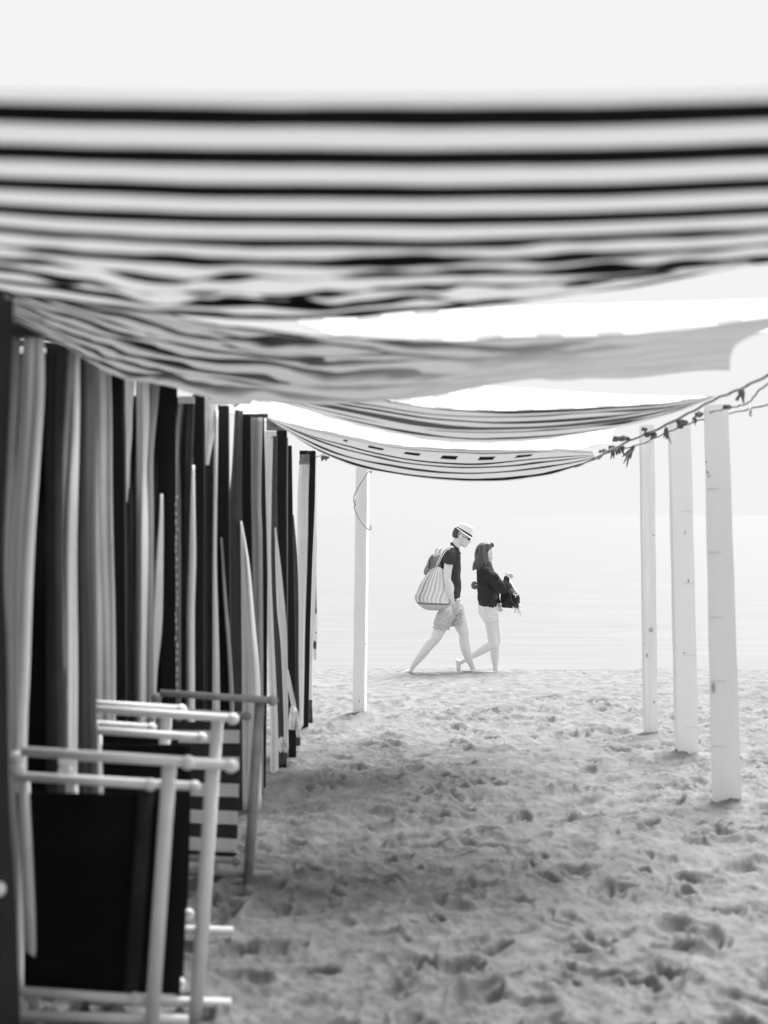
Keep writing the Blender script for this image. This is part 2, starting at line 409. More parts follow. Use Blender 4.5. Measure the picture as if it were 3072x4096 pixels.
def world(pts): return pts
n1 = [(-1.22, 1.79, 2.335), (-.75, 1.80, 2.296), (-.51, 1.80, 2.288), (0, 1.80, 2.281), (.51, 1.80, 2.289), (1.1, 1.79, 2.32), (2.0, 1.78, 2.40)]
m1 = [(-1.18, 2.75, 2.36), (-.74, 2.75, 2.285), (0, 2.76, 2.258), (.75, 2.75, 2.285), (1.3, 2.74, 2.33), (2.05, 2.7, 2.44)]
f1 = [(-1.13, 3.6, 2.42)]+C([(0, 1160, 3.62), (300, 1215, 3.65), (700, 1262, 3.66), (1200, 1275, 3.66), (1600, 1255, 3.66), (2100, 1200, 3.66), (2600, 1135, 3.65), (3072, 1040, 3.62)])+[(1.5, 3.58, 2.52), (2.1, 3.5, 2.66)]
awning('awning', 'nearest awning with bold black and pale stripes sagging across the top', [n1, m1, f1], [S1], wrinkle=.017, wr_scale=(.15, .085), seed=4, rows=40, n=220, grow=True)

n2 = [(-1.16, 3.85, 2.50)]+C([(0, 1060, 3.85), (500, 1190, 3.85), (1100, 1285, 3.86), (1536, 1352, 3.87), (2000, 1376, 3.88), (2400, 1362, 3.88), (2750, 1325, 3.87), (3072, 1272, 3.85), (3300, 1235, 3.85)])
m2 = C([(20, 1190, 4.05), (300, 1300, 4.4), (700, 1400, 4.7), (1100, 1450, 4.8), (1536, 1470, 4.8), (2000, 1455, 4.8), (2500, 1410, 4.8), (2800, 1385, 4.8), (2955, 1370, 4.8)])
v2 = C([(40, 1275, 4.25), (200, 1350, 4.6), (400, 1478, 5.0), (700, 1562, 5.5), (1100, 1602, 5.6), (1500, 1592, 5.6), (2000, 1535, 5.6), (2500, 1500, 5.6), (2920, 1480, 5.6)])
f2 = C([(500, 1300, 5.9), (900, 1280, 6.0), (1200, 1265, 6.2), (1536, 1260, 6.2), (2000, 1235, 6.2), (2500, 1215, 6.2), (3072, 1195, 6.2), (3200, 1190, 6.2)])
awning('awning', 'second awning with faded stripes and a rounded corner hanging at its seaward side', [n2, m2, v2], [S2], wrinkle=.026, wr_scale=(.4, .2), seed=11, rows=30, n=160)
o = awning('awning', 'sunlit white awning with pale grey bars rising between the two nearest awnings',
       [C([(1180, 1290, 5.85), (1536, 1395, 5.9), (2000, 1440, 5.9), (2500, 1410, 5.9), (3072, 1330, 5.9), (3300, 1290, 5.9)]),
        C([(1200, 1262, 6.5), (1536, 1250, 6.5), (2000, 1228, 6.5), (2500, 1212, 6.5), (3072, 1195, 6.5), (3300, 1185, 6.5)])], [S2b], wrinkle=.0, seed=14, rows=16)

n3 = C([(1000, 1560, 7.0), (1300, 1572, 7.0), (1500, 1590, 7.0), (1700, 1622, 7.0), (1900, 1638, 7.0), (2300, 1632, 7.05), (2600, 1618, 7.1), (2800, 1592, 7.2), (2860, 1584, 7.3)])
v3 = C([(1060, 1595, 8.6), (1180, 1625, 8.6), (1300, 1662, 8.6), (1536, 1726, 8.6), (1900, 1766, 8.6), (2300, 1742, 8.55), (2500, 1708, 8.5), (2700, 1650, 8.3), (2850, 1590, 8.0)])
f3 = C([(1000, 1450, 9.4), (1500, 1510, 9.4), (1960, 1545, 9.4), (2400, 1570, 9.3), (2750, 1588, 9.0), (2850, 1586, 8.6)])
awning('awning', 'third awning with fine dark stripes, tied to the seaweed rope', [n3, v3], [S3], vnorm=True, wrinkle=.009, wr_scale=(.5, .12), seed=17, rows=24, n=140)
awning('awning', 'short white awning with slanting grey bars above the third awning',
       [C([(1250, 1610, 8.9), (1700, 1650, 8.9), (2100, 1660, 8.9), (2500, 1640, 8.9), (2830, 1592, 8.9)]),
        C([(1250, 1500, 9.5), (1700, 1530, 9.5), (2100, 1552, 9.5), (2500, 1578, 9.5), (2830, 1586, 9.4)])], [S2b], wrinkle=.0, seed=18)

n4 = C([(1040, 1660, 9.6), (1150, 1690, 9.6), (1300, 1722, 9.6), (1536, 1770, 9.6), (1900, 1797, 9.6), (2200, 1796, 9.65), (2370, 1806, 9.9)])
m4 = C([(1060, 1672, 10.1), (1180, 1722, 10.2), (1300, 1765, 10.2), (1536, 1826, 10.3), (1900, 1862, 10.3), (2200, 1838, 10.25), (2375, 1822, 10.1)])
v4 = C([(1130, 1712, 10.8), (1265, 1802, 10.8), (1400, 1860, 10.8), (1600, 1903, 10.8), (1900, 1927, 10.8), (2100, 1914, 10.75), (2300, 1868, 10.5), (2385, 1838, 10.2)])
awning('awning', 'farthest awning, lowest of all, sagging just above the walking couple', [n4, m4, v4], [S4], vnorm=True, wrinkle=.008, wr_scale=(.6, .12), seed=23, rows=18, n=140)
awning('awning', 'narrow sunlit white awning edge just above the farthest awning',
       [C([(900, 1650, 11.0), (1070, 1690, 11.0), (1300, 1745, 11.0), (1536, 1795, 11.0), (1900, 1822, 11.0), (2200, 1815, 11.0), (2440, 1772, 11.0)]),
        C([(900, 1600, 11.7), (1070, 1590, 11.7), (1300, 1600, 11.7), (1536, 1680, 11.7), (1900, 1735, 11.7), (2200, 1725, 11.7), (2460, 1715, 11.7)])], [S2b], wrinkle=.0, seed=25)
# dark printed blocks on the farthest awning's edge stay part of its cloth
awning('awning', 'unseen dark awning added behind the camera to shade the near sand',
       [[(-2.4, -3.2, 2.65), (0, -3.2, 2.5), (3.4, -3.2, 2.65)], [(-2.4, -1.2, 2.5), (0, -1.2, 2.36), (3.4, -1.2, 2.55)], [(-2.3, 1.35, 2.45), (0, 1.35, 2.36), (3.3, 1.35, 2.5)]], [M['slate_cloth']], wrinkle=.02, seed=29)  # out of view, put in only to darken the foreground sand

# ------------------------------------------------------------------ tents on the left
def row_x(y): return -1.301+.0587*y

def drape(name, rows, d, m, parent, bow=.05, pleat=.006, cols=20, n=28, seed=0, hem=None):
    """hanging fold of cloth; rows = (photo row, left, right) from top to bottom at distance d"""
    P = cat_rom(rows, n)
    V = np.zeros((n, cols, 3)); c = np.linspace(0, 1, cols)
    for i, (y, a, b) in enumerate(P):
        xs = a+(b-a)*c
        dd = d+bow*np.abs(2*c-1)**2+pleat*np.sin(c*9+seed+i*.12)+pleat*.5*np.sin(c*17+seed*2-i*.07)+.006*np.sin(i*.55+seed)
        xs = xs+(b-a)*.012*np.sin(i*.6+seed*1.7)
        V[i, :, 0] = (xs-1536)/F*d; V[i, :, 1] = dd; V[i, :, 2] = EYE-(y-HZ)/F*d
    UV = np.stack(np.meshgrid(c, np.linspace(0, 2.3, n)), 2)
    me = grid_mesh(name, V, UV)
    o = link(name, me, parent, True, [m])
    so = o.modifiers.new('cloth', 'SOLIDIFY'); so.thickness = .003
    return o

def plank(name, rows, d, m, parent, thick=.07, bev=.004):
    bm = bmesh.new(); rings = []
    for (y, a, b) in rows:
        A = at(a, y, d); B = at(b, y, d)
        rings.append([bm.verts.new(p) for p in (A, B, B+Vector((0, thick, 0)), A+Vector((0, thick, 0)))])
    fs = [bm.faces.new(rings[0]), bm.faces.new(rings[-1][::-1])]
    for r0, r1 in zip(rings, rings[1:]):
        for k in range(4): fs.append(bm.faces.new((r0[k], r1[k], r1[(k+1) % 4], r0[(k+1) % 4])))
    bmesh.ops.recalc_face_normals(bm, faces=fs)
    bmesh.ops.bevel(bm, geom=list({e for f in fs for e in f.edges if abs((e.verts[0].co-e.verts[1].co).z) > .05}), offset=bev, segments=2, affect='EDGES')
    return from_bm(name, bm, m, parent, False)

def gy(d): return HZ+(EYE+.02)*F/d

def wall(d, parent, z=2.34, px=0, depth=1.9, m='dark_inside_cloth'):  # black sheet put in so gaps between curtains show a dark interior
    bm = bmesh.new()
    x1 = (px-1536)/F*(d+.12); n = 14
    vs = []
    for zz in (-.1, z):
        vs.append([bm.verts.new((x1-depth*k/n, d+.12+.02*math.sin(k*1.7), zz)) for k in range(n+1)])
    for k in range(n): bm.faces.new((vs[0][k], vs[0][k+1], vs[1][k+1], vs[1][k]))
    o = from_bm('dark_inside_wall', bm, M[m], parent)
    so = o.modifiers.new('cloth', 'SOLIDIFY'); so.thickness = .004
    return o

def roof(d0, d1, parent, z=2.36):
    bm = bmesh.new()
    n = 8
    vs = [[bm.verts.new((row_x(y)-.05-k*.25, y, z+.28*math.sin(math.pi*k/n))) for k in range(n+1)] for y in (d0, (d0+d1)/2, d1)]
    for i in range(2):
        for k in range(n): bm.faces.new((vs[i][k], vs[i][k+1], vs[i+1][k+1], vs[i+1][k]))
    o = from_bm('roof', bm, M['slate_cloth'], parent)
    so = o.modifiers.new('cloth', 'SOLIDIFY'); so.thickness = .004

G = 'beach tents along the left of the aisle'
def tent(d, label):
    return thing('beach_tent', (row_x(d), d, 0), label, 'beach tent', G)

W_, L_, G_, S_, D_, B_ = (M[k] for k in ('white_cloth', 'light_cloth', 'grey_cloth', 'slate_cloth', 'dark_cloth', 'dark_inside_cloth'))
TB = M['dark_timber']
# 1
t = tent(4.1, 'nearest beach tent, dark curtain cut off by the photo edge')
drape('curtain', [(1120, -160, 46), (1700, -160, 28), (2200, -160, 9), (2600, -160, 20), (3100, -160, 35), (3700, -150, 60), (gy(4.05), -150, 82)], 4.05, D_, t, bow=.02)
b = bmesh.new(); add_ball(b, at(-8, 3557, 3.98), .022, .02, .022); from_bm('button', b, M['cap_plastic'], t)
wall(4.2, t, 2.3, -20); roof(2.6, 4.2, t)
# 2
t = tent(5.1, 'beach tent with one broad pale curtain beside a black gap, behind the nearest chair')
drape('curtain', [(1335, 34, 66), (1700, 22, 52), (2200, 4, 24), (2700, 12, 30), (gy(5.1), 20, 40)], 5.1, G_, t, seed=1)
drape('curtain', [(1330, 88, 166), (1550, 76, 170), (1800, 60, 150), (2200, 24, 126), (2700, 25, 106), (3000, 37, 93), (gy(5.0), 45, 80)], 5.0, L_, t, seed=2, bow=.03)
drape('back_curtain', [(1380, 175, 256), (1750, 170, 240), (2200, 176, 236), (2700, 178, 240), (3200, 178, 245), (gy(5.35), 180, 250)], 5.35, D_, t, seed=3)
plank('top_rail', [(1303, 45, 170), (1342, 45, 172)], 4.9, M['slate_cloth'], t, .05)
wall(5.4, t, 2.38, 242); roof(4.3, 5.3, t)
# 3
t = tent(5.5, 'beach tent with a bright narrow fold and a slate curtain')
drape('curtain', [(1395, 262, 292), (1750, 236, 266), (2200, 234, 246), (2700, 238, 250)], 5.5, G_, t, seed=4)
drape('curtain', [(1400, 284, 320), (1700, 272, 312), (1900, 258, 306), (2200, 238, 308), (2700, 242, 300), (3180, 247, 300), (gy(5.55), 250, 300)], 5.55, mat('bright_cloth', .90, .9, 5, .02, .2, 90, trans=.1), t, seed=5)
drape('curtain', [(1425, 312, 364), (1750, 308, 358), (2200, 300, 362), (2700, 300, 370), (3180, 302, 384), (gy(5.35), 305, 392)], 5.35, S_, t, seed=6)
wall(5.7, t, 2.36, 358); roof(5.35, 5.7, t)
# 4
t = tent(6.4, 'beach tent with a broad pleated pale curtain and black front post')
drape('curtain', [(1430, 358, 434), (1750, 360, 442), (2200, 358, 448), (2700, 366, 456), (3180, 376, 460), (gy(6.5), 380, 466)], 6.5, L_, t, seed=7, pleat=.014, cols=24)
plank('front_post', [(1470, 434, 487), (1750, 441, 493), (2200, 446, 498), (gy(6.6), 458, 506)], 6.55, TB, t)
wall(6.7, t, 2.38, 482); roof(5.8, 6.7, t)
# 5
t = tent(6.9, 'beach tent with the brightest white curtain, straight and narrow')
drape('curtain', [(1480, 482, 532), (1700, 488, 520), (1850, 492, 512), (2010, 496, 502)], 6.85, W_, t, seed=8)
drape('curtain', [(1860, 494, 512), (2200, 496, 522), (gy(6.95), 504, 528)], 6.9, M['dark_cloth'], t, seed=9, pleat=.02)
drape('curtain', [(1500, 540, 592), (1750, 540, 589), (2200, 538, 586), (2780, 531, 585), (gy(6.9), 528, 584)], 6.9, W_, t, seed=10)
drape('curtain', [(1520, 588, 632), (1800, 586, 606), (2200, 584, 606), (gy(7.0), 584, 606)], 6.95, G_, t, seed=11)
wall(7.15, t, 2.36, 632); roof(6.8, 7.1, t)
# 6
t = tent(7.3, 'beach tent with two pale wedges of curtain between black posts')
plank('front_post', [(1540, 632, 702), (1900, 618, 700), (2200, 640, 700), (gy(7.3), 640, 700)], 7.32, TB, t)
drape('curtain', [(1975, 640, 644), (2200, 620, 646), (2500, 596, 641), (2780, 598, 618), (gy(7.25), 600, 612)], 7.22, L_, t, seed=12)
drape('curtain', [(1590, 702, 731), (1800, 696, 716), (2200, 697, 719), (gy(7.4), 700, 719)], 7.36, G_, t, seed=13, pleat=.02)
for k in range(26):
    b = bmesh.new(); add_ball(b, at(705+random.uniform(-5, 5), 1990+k*31+random.uniform(-8, 8), 7.33), .006, .006, random.uniform(.007, .016), 6)
    from_bm('bead', b, M['light_cloth'], t)
plank('top_rail', [(1585, 712, 774), (1612, 712, 774)], 7.3, M['frame_paint'], t, .05)
drape('curtain', [(1612, 728, 772), (2200, 717, 756), (gy(7.45), 718, 748)], 7.42, D_, t, seed=14)
drape('curtain', [(1860, 768, 772), (2200, 752, 776), (2550, 744, 771), (gy(7.4), 741, 771)], 7.36, L_, t, seed=15)
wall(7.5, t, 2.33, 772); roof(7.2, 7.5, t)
# 7
t = tent(7.8, 'beach tent with a pale top rail reaching out past its black post')
plank('front_post', [(1578, 770, 814), (2000, 773, 815), (gy(7.6), 772, 812)], 7.6, TB, t)
plank('top_rail', [(1590, 813, 1005), (1614, 813, 1003)], 7.7, M['white_timber'], t, .05)
drape('curtain', [(1614, 815, 872), (1760, 818, 868), (2200, 816, 866), (gy(7.8), 812, 858)], 7.9, D_, t, seed=16)
drape('curtain', [(1614, 816, 866), (1700, 818, 856), (1860, 820, 830)], 7.8, W_, t, seed=17)  # white cloth stands in for bright sky seen through the tent
drape('curtain', [(1640, 858, 869), (2200, 852, 864), (2780, 850, 876), (gy(7.9), 850, 876)], 7.82, L_, t, seed=18, bow=.02)
plank('front_post', [(1622, 868, 912), (2000, 870, 914), (2300, 872, 918), (gy(8.0), 870, 918)], 7.95, TB, t)
drape('curtain', [(2150, 880, 884), (2400, 893, 903), (2790, 915, 930), (gy(8.0), 925, 940)], 7.9, G_, t, seed=19)
# 8
t = tent(8.6, 'beach tent whose grey curtain leaves a slit of sky beside its post')
drape('curtain', [(1640, 936, 968), (1750, 932, 966), (1900, 922, 965), (2090, 908, 966), (2400, 905, 966), (gy(8.5), 905, 970)], 8.5, S_, t, seed=20)
plank('front_post', [(1660, 962, 1001), (2000, 963, 1003), (2300, 972, 1008), (gy(8.55), 976, 1012)], 8.55, TB, t)
drape('curtain', [(2085, 961, 964), (2250, 962, 992), (2500, 965, 1015), (2770, 967, 1036), (gy(8.5), 968, 1040)], 8.46, L_, t, seed=21, pleat=.012)
drape('curtain', [(1665, 998, 1046), (2000, 1001, 1040), (2250, 1008, 1046), (gy(8.9), 1020, 1050)], 8.9, G_, t, seed=22)
plank('front_post', [(1668, 1040, 1054), (2100, 1043, 1064), (2300, 1038, 1068), (2750, 1034, 1066), (gy(9.1), 1034, 1060)], 9.1, TB, t, .05)
plank('top_rail', [(1655, 948, 1070), (1668, 948, 1070)], 8.7, M['slate_cloth'], t, .05)
b = bmesh.new(); add_tube(b, [at(975, 1600, 8.6), at(935, 1625, 8.6)], .01); from_bm('tie_pole', b, M['white_timber'], t)
# 9
t = tent(9.8, 'beach tent with a thick black post and a pale curtain swept towards the sea')
drape('curtain', [(1750, 1058, 1088), (2000, 1053, 1082), (2250, 1062, 1080), (2550, 1068, 1092), (2900, 1080, 1108), (3130, 1080, 1112)], 9.6, L_, t, seed=23)
drape('curtain', [(1745, 1084, 1108), (2000, 1079, 1106), (2250, 1075, 1112), (2600, 1086, 1120), (2950, 1102, 1136), (3060, 1108, 1138)], 9.8, S_, t, seed=24, bow=.03)
plank('front_post', [(1722, 1106, 1146), (2000, 1104, 1144), (2350, 1108, 1146), (gy(9.95), 1106, 1144)], 9.95, TB, t)
drape('curtain', [(2110, 1099, 1102), (2250, 1100, 1121), (2450, 1109, 1142), (2600, 1124, 1148), (2870, 1136, 1150), (3000, 1134, 1152)], 9.75, W_, t, seed=25, bow=.02)
plank('top_rail', [(1725, 1060, 1104), (1748, 1060, 1104)], 9.8, M['white_timber'], t, .05)
drape('valance', [(1676, 1066, 1074), (1700, 1066, 1110), (1722, 1066, 1145)], 9.85, G_, t, bow=.0)
drape('hem', [(2950, 1092, 1132), (2985, 1095, 1150), (3010, 1110, 1150)], 9.7, W_, t, bow=.02, pleat=.02)
# 10
t = tent(10.7, 'beach tent with a slim dark post and a white ribbon tied across its foot')
drape('curtain', [(1750, 1144, 1152), (2300, 1144, 1151), (gy(10.3), 1143, 1152)], 10.3, G_, t, bow=.01)
plank('front_post', [(1782, 1149, 1166), (2200, 1149, 1172), (2600, 1149, 1180), (gy(10.4), 1150, 1184)], 10.4, TB, t, .05)
drape('curtain', [(2060, 1166, 1174), (2300, 1166, 1192), (2700, 1170, 1194), (gy(10.9), 1178, 1200)], 10.8, S_, t, bow=.02)
drape('ribbon', [(2680, 1146, 1152), (2760, 1152, 1172), (2860, 1172, 1190), (2950, 1188, 1204)], 10.2, W_, t, bow=.01)
drape('foot_bag', [(2830, 1160, 1180), (2860, 1156, 1198), (2920, 1154, 1202)], 10.15, W_, t, bow=.05, pleat=.02)
# 11
t = tent(11.6, 'last beach tent before the sea, leaning black post with a printed cloth hung behind')
drape('curtain', [(1856, 1196, 1236), (2000, 1190, 1232), (2250, 1187, 1227), (2550, 1188, 1218), (2800, 1192, 1214), (gy(11.6)-20, 1192, 1212)], 11.55, L_, t, seed=27)
drape('valance', [(1818, 1199, 1238), (1858, 1196, 1238)], 11.5, M['grey_cloth'], t, bow=0)
plank('front_post', [(1803, 1234, 1262), (2000, 1230, 1258), (2250, 1221, 1248), (2500, 1213, 1240), (gy(11.6), 1204, 1232)], 11.6, TB, t)
plank('top_rail', [(1802, 1198, 1232), (1820, 1198, 1232)], 11.6, TB, t, .06)
drape('side_curtain', [(1800, 1250, 1265), (2080, 1252, 1266), (2400, 1244, 1262), (2600, 1238, 1250), (2830, 1236, 1247)], 12.2, W_, t, bow=.02)
drape('foot_flap', [(2800, 1232, 1248), (gy(12)-4, 1232, 1250)], 12.0, M['slate_cloth'], t, bow=.02)
o = thing('printed_cloth', at(1258, 2500, 12.3), 'narrow printed cloth with dark spots hanging on the last beach tent', 'cloth')
drape('cloth', [(1940, 1259, 1264), (2100, 1257, 1266), (2250, 1255, 1265), (2400, 1250, 1266), (2480, 1246, 1268), (2560, 1246, 1270), (2625, 1252, 1266), (2640, 1256, 1262)], 12.28, W_, o, bow=.03, cols=12)
drape('stripe', [(2090, 1257, 1264), (2180, 1256, 1266), (2280, 1250, 1263), (2300, 1250, 1258)], 12.26, M['slate_cloth'], o, bow=.02)
drape('stripe', [(2300, 1256, 1264), (2380, 1252, 1265), (2455, 1251, 1265)], 12.25, M['slate_cloth'], o, bow=.02)
for (x, y, r, q) in ((1253, 2490, 4, 5), (1265, 2530, 3, 4), (1259, 2580, 7, 18)):
    b = bmesh.new(); add_ball(b, at(x, y, 12.25), r/F*12, .01, q/F*12, 10); from_bm('spot', b, M['slate_cloth'], o)

# ------------------------------------------------------------------ folding chairs
def chair(x, d, label, frame, canvas, sx=1.0, sz=1.0, canvas_w=.58, group='folded beach chairs leaning by the tents', slat=True, wood=False):
    t = thing('folding_chair', (x, d, 0), label, 'beach chair', group)
    def p(a, z, y=0): return (x+a*sx, d+y, z*sz)
    def part(name, fn, m, par=None):
        b = bmesh.new(); fn(b); return from_bm(name, b, m, par or t, True)
    tr = .017
    r = part('arm_rail', lambda b: add_tube(b, [p(.04, .953), p(.612, .916)], tr, 12), frame)
    part('end_cap', lambda b: (add_ball(b, p(.60, .914), .027, .026, .025, 12)), M['cap_plastic'] if not wood else frame, t)
    part('end_cap', lambda b: (add_ball(b, p(.022, .93), .026, .026, .024, 12), add_ball(b, p(.022, .893), .028, .026, .026, 12)), M['cap_plastic'] if not wood else frame, t)
    part('back_rail', lambda b: add_tube(b, [p(.005, .864, .03), p(.466, .834, .03)], tr*.95, 12), frame)
    part('end_cap', lambda b: (add_ball(b, p(.468, .833, .03), .024, .024, .022, 12)), M['cap_plastic'] if not wood else frame, t)
    part('leg', lambda b: bar(b, p(.535, .905, .02), p(.478, -.03, -.03), .046, .028), frame)
    part('leg', lambda b: bar(b, p(.03, .86, .06), p(.06, -.03, .10), .036, .028), frame)
    part('bottom_rail', lambda b: add_tube(b, [p(.03, .132, .03), p(.405, .107, .03)], tr, 10), frame)
    part('end_cap', lambda b: (add_ball(b, p(.415, .106, .03), .024, .022, .024, 12)), M['cap_plastic'] if not wood else frame, t)
    part('bottom_rail', lambda b: add_tube(b, [p(.035, .06, 0), p(.60, .045, 0)], tr*1.05, 10), frame)
    # canvas sling with a slight belly
    nn = 14; V = np.zeros((nn, nn, 3)); UV = np.zeros((nn, nn, 2))
    for i in range(nn):
        for j in range(nn):
            u, v = j/(nn-1), i/(nn-1)
            a0 = .004+.018*v*1.6; a1 = canvas_w-.015*v
            q = p(a0+(a1-a0)*u, .80-.665*v-.025*u*v, .06+.03*math.sin(math.pi*v)+.006*math.sin(9*u))
            V[i, j] = q; UV[i, j] = (u*.55, v*.66)
    o = link('canvas', grid_mesh('canvas', V, UV), t, True, [canvas]); s_ = o.modifiers.new('c', 'SOLIDIFY'); s_.thickness = .003
    if slat: part('back_slat', lambda b: bar(b, p(.455, .835, .045), p(.40, .12, .045), .05, .014), M['dark_cloth'])
    return t
FP = M['frame_paint']
black_canvas = mat('black_canvas', .010, .8, 4, .3, .15, 120, spec=.15)
stripe_canvas = stripe_mat('striped_canvas', .88, .055, .132, .5, trans=.1, offset=.2)
chair(-1.262, 4.80, 'nearest folded beach chair with black canvas in the bottom corner', FP, black_canvas)
c2 = chair(-1.135, 4.97, 'folded beach chair close behind the nearest one, its leg to the right of it', FP, black_canvas, sz=.955, canvas_w=.44, slat=False)
chair(-1.22, 5.83, 'pale folded beach chair in the middle of the stack, longest pale rail on top', FP, black_canvas, canvas_w=.42, slat=False)
chair(-1.47, 6.1, 'pale folded beach chair set back against the tents, only its short rail end showing', FP, black_canvas, slat=False)
chair(-1.10, 6.75, 'grey wooden folding chair with dark and white striped canvas, farthest of the chairs', M['grey_timber'], stripe_canvas, sx=.95, sz=.95, canvas_w=.43, slat=False, wood=True)
# extra: striped sling hanging free in front of the grey chair
# ------------------------------------------------------------------ posts
def post(label, top, bot, d, depth, m, rot, knots, seams, cat='post', group='pale timber posts holding the awnings'):
    """top/bot = (left px, right px, row)"""
    o_loc = at((bot[0]+bot[1])/2, bot[2], d)
    t = thing('timber_post', o_loc, label, cat, group)
    b = bmesh.new(); rings = []
    n = 12
    for i in range(n+1):
        f = i/n; y = bot[2]+60-(bot[2]+60-top[2])*f
        a = bot[0]+(top[0]-bot[0])*f; c = bot[1]+(top[1]-bot[1])*f
        A = at(a, y, d); B = at(c, y, d)
        mid = (A+B)/2; wv = (B-A).length
        fx = Vector((math.cos(rot), math.sin(rot), 0)); fy = Vector((-math.sin(rot), math.cos(rot), 0))
        ww = (wv-abs(math.sin(rot))*depth)/abs(math.cos(rot))
        jx = .0015*math.sin(i*2.1)
        rings.append([b.verts.new(mid+fx*sx*ww/2+fy*sy*depth/2+Vector((jx, 0, 0))) for sx, sy in ((-1, -1), (1, -1), (1, 1), (-1, 1))])
    fs = [b.faces.new(rings[0][::-1]), b.faces.new(rings[-1])]
    for r0, r1 in zip(rings, rings[1:]):
        for k in range(4): fs.append(b.faces.new((r0[k], r0[(k+1) % 4], r1[(k+1) % 4], r1[k])))
    bmesh.ops.bevel(b, geom=list({e for f in fs for e in f.edges if abs((e.verts[0].co-e.verts[1].co).z) > .05}), offset=.005, segments=2, affect='EDGES')
    from_bm('shaft', b, m, t, False)
    fy = Vector((-math.sin(rot), math.cos(rot), 0))
    for (x, y, r, q) in knots:
        b = bmesh.new(); p = at(x, y, d)-fy*(depth/2+.0)+Vector((0, 0, 0))
        add_ball(b, p, r/F*d, .003, q/F*d, 12)
        from_bm('knot', b, M['knot'], t)
    for (x0, x1, y) in seams:
        b = bmesh.new(); A = at(x0, y, d)-fy*(depth/2); B = at(x1, y, d)-fy*(depth/2)
        add_tube(b, [A, B], .0022, 6); from_bm('strap', b, M['strap'], t)
    return t
M['knot'] = mat('knot', .48, .8, 60, .4, .2, 90)
M['strap'] = mat('strap', .66, .8, 60, .1, .2, 90)
post('widest pale post, nearest the camera at the right', (2816, 2912, 1620), (2849, 2968, 3198), 8.77, .07, M['white_timber'], R(-8),
     [(2828, 1890, 5, 7), (2834, 1905, 4, 5), (2902, 2495, 4, 5), (2854, 2748, 8, 22), (2822, 1850, 4, 4)],
     [(2828, 2918, 1955), (2832, 2924, 2208), (2838, 2932, 2468), (2845, 2940, 2722), (2852, 2950, 2982)])
post('middle one of the three pale posts at the right', (2674, 2760, 1690), (2704, 2794, 3020), 10.4, .07, M['white_timber'], R(6),
     [(2705, 1852, 6, 4), (2734, 2130, 4, 6), (2748, 2322, 3, 6), (2730, 2610, 6, 5)],
     [(2682, 2766, 2046), (2690, 2772, 2332), (2698, 2780, 2620), (2706, 2786, 2905)])
post('slimmest right post of bare knotty pine, nearest the sea of the three', (2560, 2614, 1700), (2576, 2628, 2932), 11.4, .08, M['pine'], R(3),
     [(2600, 2518, 10, 10), (2575, 2575, 4, 7), (2582, 2620, 6, 12), (2612, 2806, 5, 6), (2610, 2140, 5, 3)], [(2564, 2610, 1772)])
lp = post('lone pale post with a loop of wire, left of the walking couple', (1424, 1479, 1860), (1410, 1466, 2850), 12.6, .09, M['white_timber'], R(-14),
     [(1467, 2575, 4, 3), (1445, 2800, 5, 10)], [])
t = thing('wire_loop', at(1484, 1880, 12.5), 'thin dark wire looped and hooked on the lone post', 'wire')
b = bmesh.new()
pts = cat_rom([(1488, 1872), (1484, 1892), (1476, 1884), (1455, 1915), (1436, 1945), (1418, 1980), (1415, 2005), (1420, 2018), (1417, 2030), (1430, 2065), (1450, 2095), (1470, 2115), (1482, 2119), (1484, 2108), (1480, 2098)], 50)
add_tube(b, [at(x, y, 12.49) for x, y in pts], .0045, 6); from_bm('wire', b, M['rope'], t)
b = bmesh.new(); add_tube(b, [at(1424, 1998, 12.48), at(1417, 2012, 12.47), at(1423, 2022, 12.48)], .005, 6); add_tube(b, [at(1414, 2004, 12.48), at(1421, 2016, 12.47)], .004, 6); from_bm('twist', b, M['rope'], t)

# ------------------------------------------------------------------ ropes with dried seaweed and rag ends
def rope(pts, r, label, ties, n=60, m='rope'):
    P = cat_rom(pts, n); mid = at(*P[n//2])
    t = thing('guy_rope', mid, label, 'rope', 'ropes at the seaward edge of the awnings')
    b = bmesh.new(); add_tube(b, [at(*p)+Vector((0, 0, .003*math.sin(i*1.3))) for i, p in enumerate(P)], r, 6); from_bm('strand', b, M[m], t)
    for (px, py, d, w_, h_, tilt) in ties:
        b = bmesh.new(); p = at(px, py, d); k = d/F
        for q in range(7):
            a = p+Vector((random.uniform(-1, 1)*w_*k*.5, random.uniform(-.02, .02), random.uniform(-.3, .4)*h_*k*.4))
            e = a+Vector(((tilt+random.uniform(-.5, .5))*h_*k*.5, random.uniform(-.03, .03), -h_*k*random.uniform(.35, 1)))
            c = (a+e)/2+Vector((random.uniform(-1, 1)*w_*k*.35, 0, 0))
            add_tube(b, cat_rom([tuple(a), tuple(c), tuple(e)], 6), [.003, .006*w_/20+.002, .008*w_/20, .007*w_/20, .005*w_/20, .0015], 5)
        add_ball(b, p, w_*k*.36, .015, w_*k*.16, 8, random.random())
        from_bm('seaweed_tie', b, M['rag'], t)
    return t
rope([(3300, 1380, 7.0), (3072, 1500, 7.4), (2950, 1560, 7.8), (2860, 1596, 8.1), (2760, 1650, 8.7), (2640, 1712, 9.3), (2520, 1762, 9.8), (2400, 1822, 10.1), (2300, 1868, 10.5)], .0085,
     'upper thick rope hung with scraps of dark seaweed, right of the awnings',
     [(2970, 1560, 7.8, 24, 60, -.4), (2905, 1624, 8.1, 24, 14, 0), (2800, 1652, 8.6, 30, 20, -.5), (2735, 1685, 9.0, 34, 38, -.3), (2665, 1715, 9.3, 14, 78, 0), (2610, 1732, 9.5, 44, 20, -.7), (2575, 1712, 9.5, 16, 20, 0), (2500, 1752, 9.8, 54, 10, -1)])
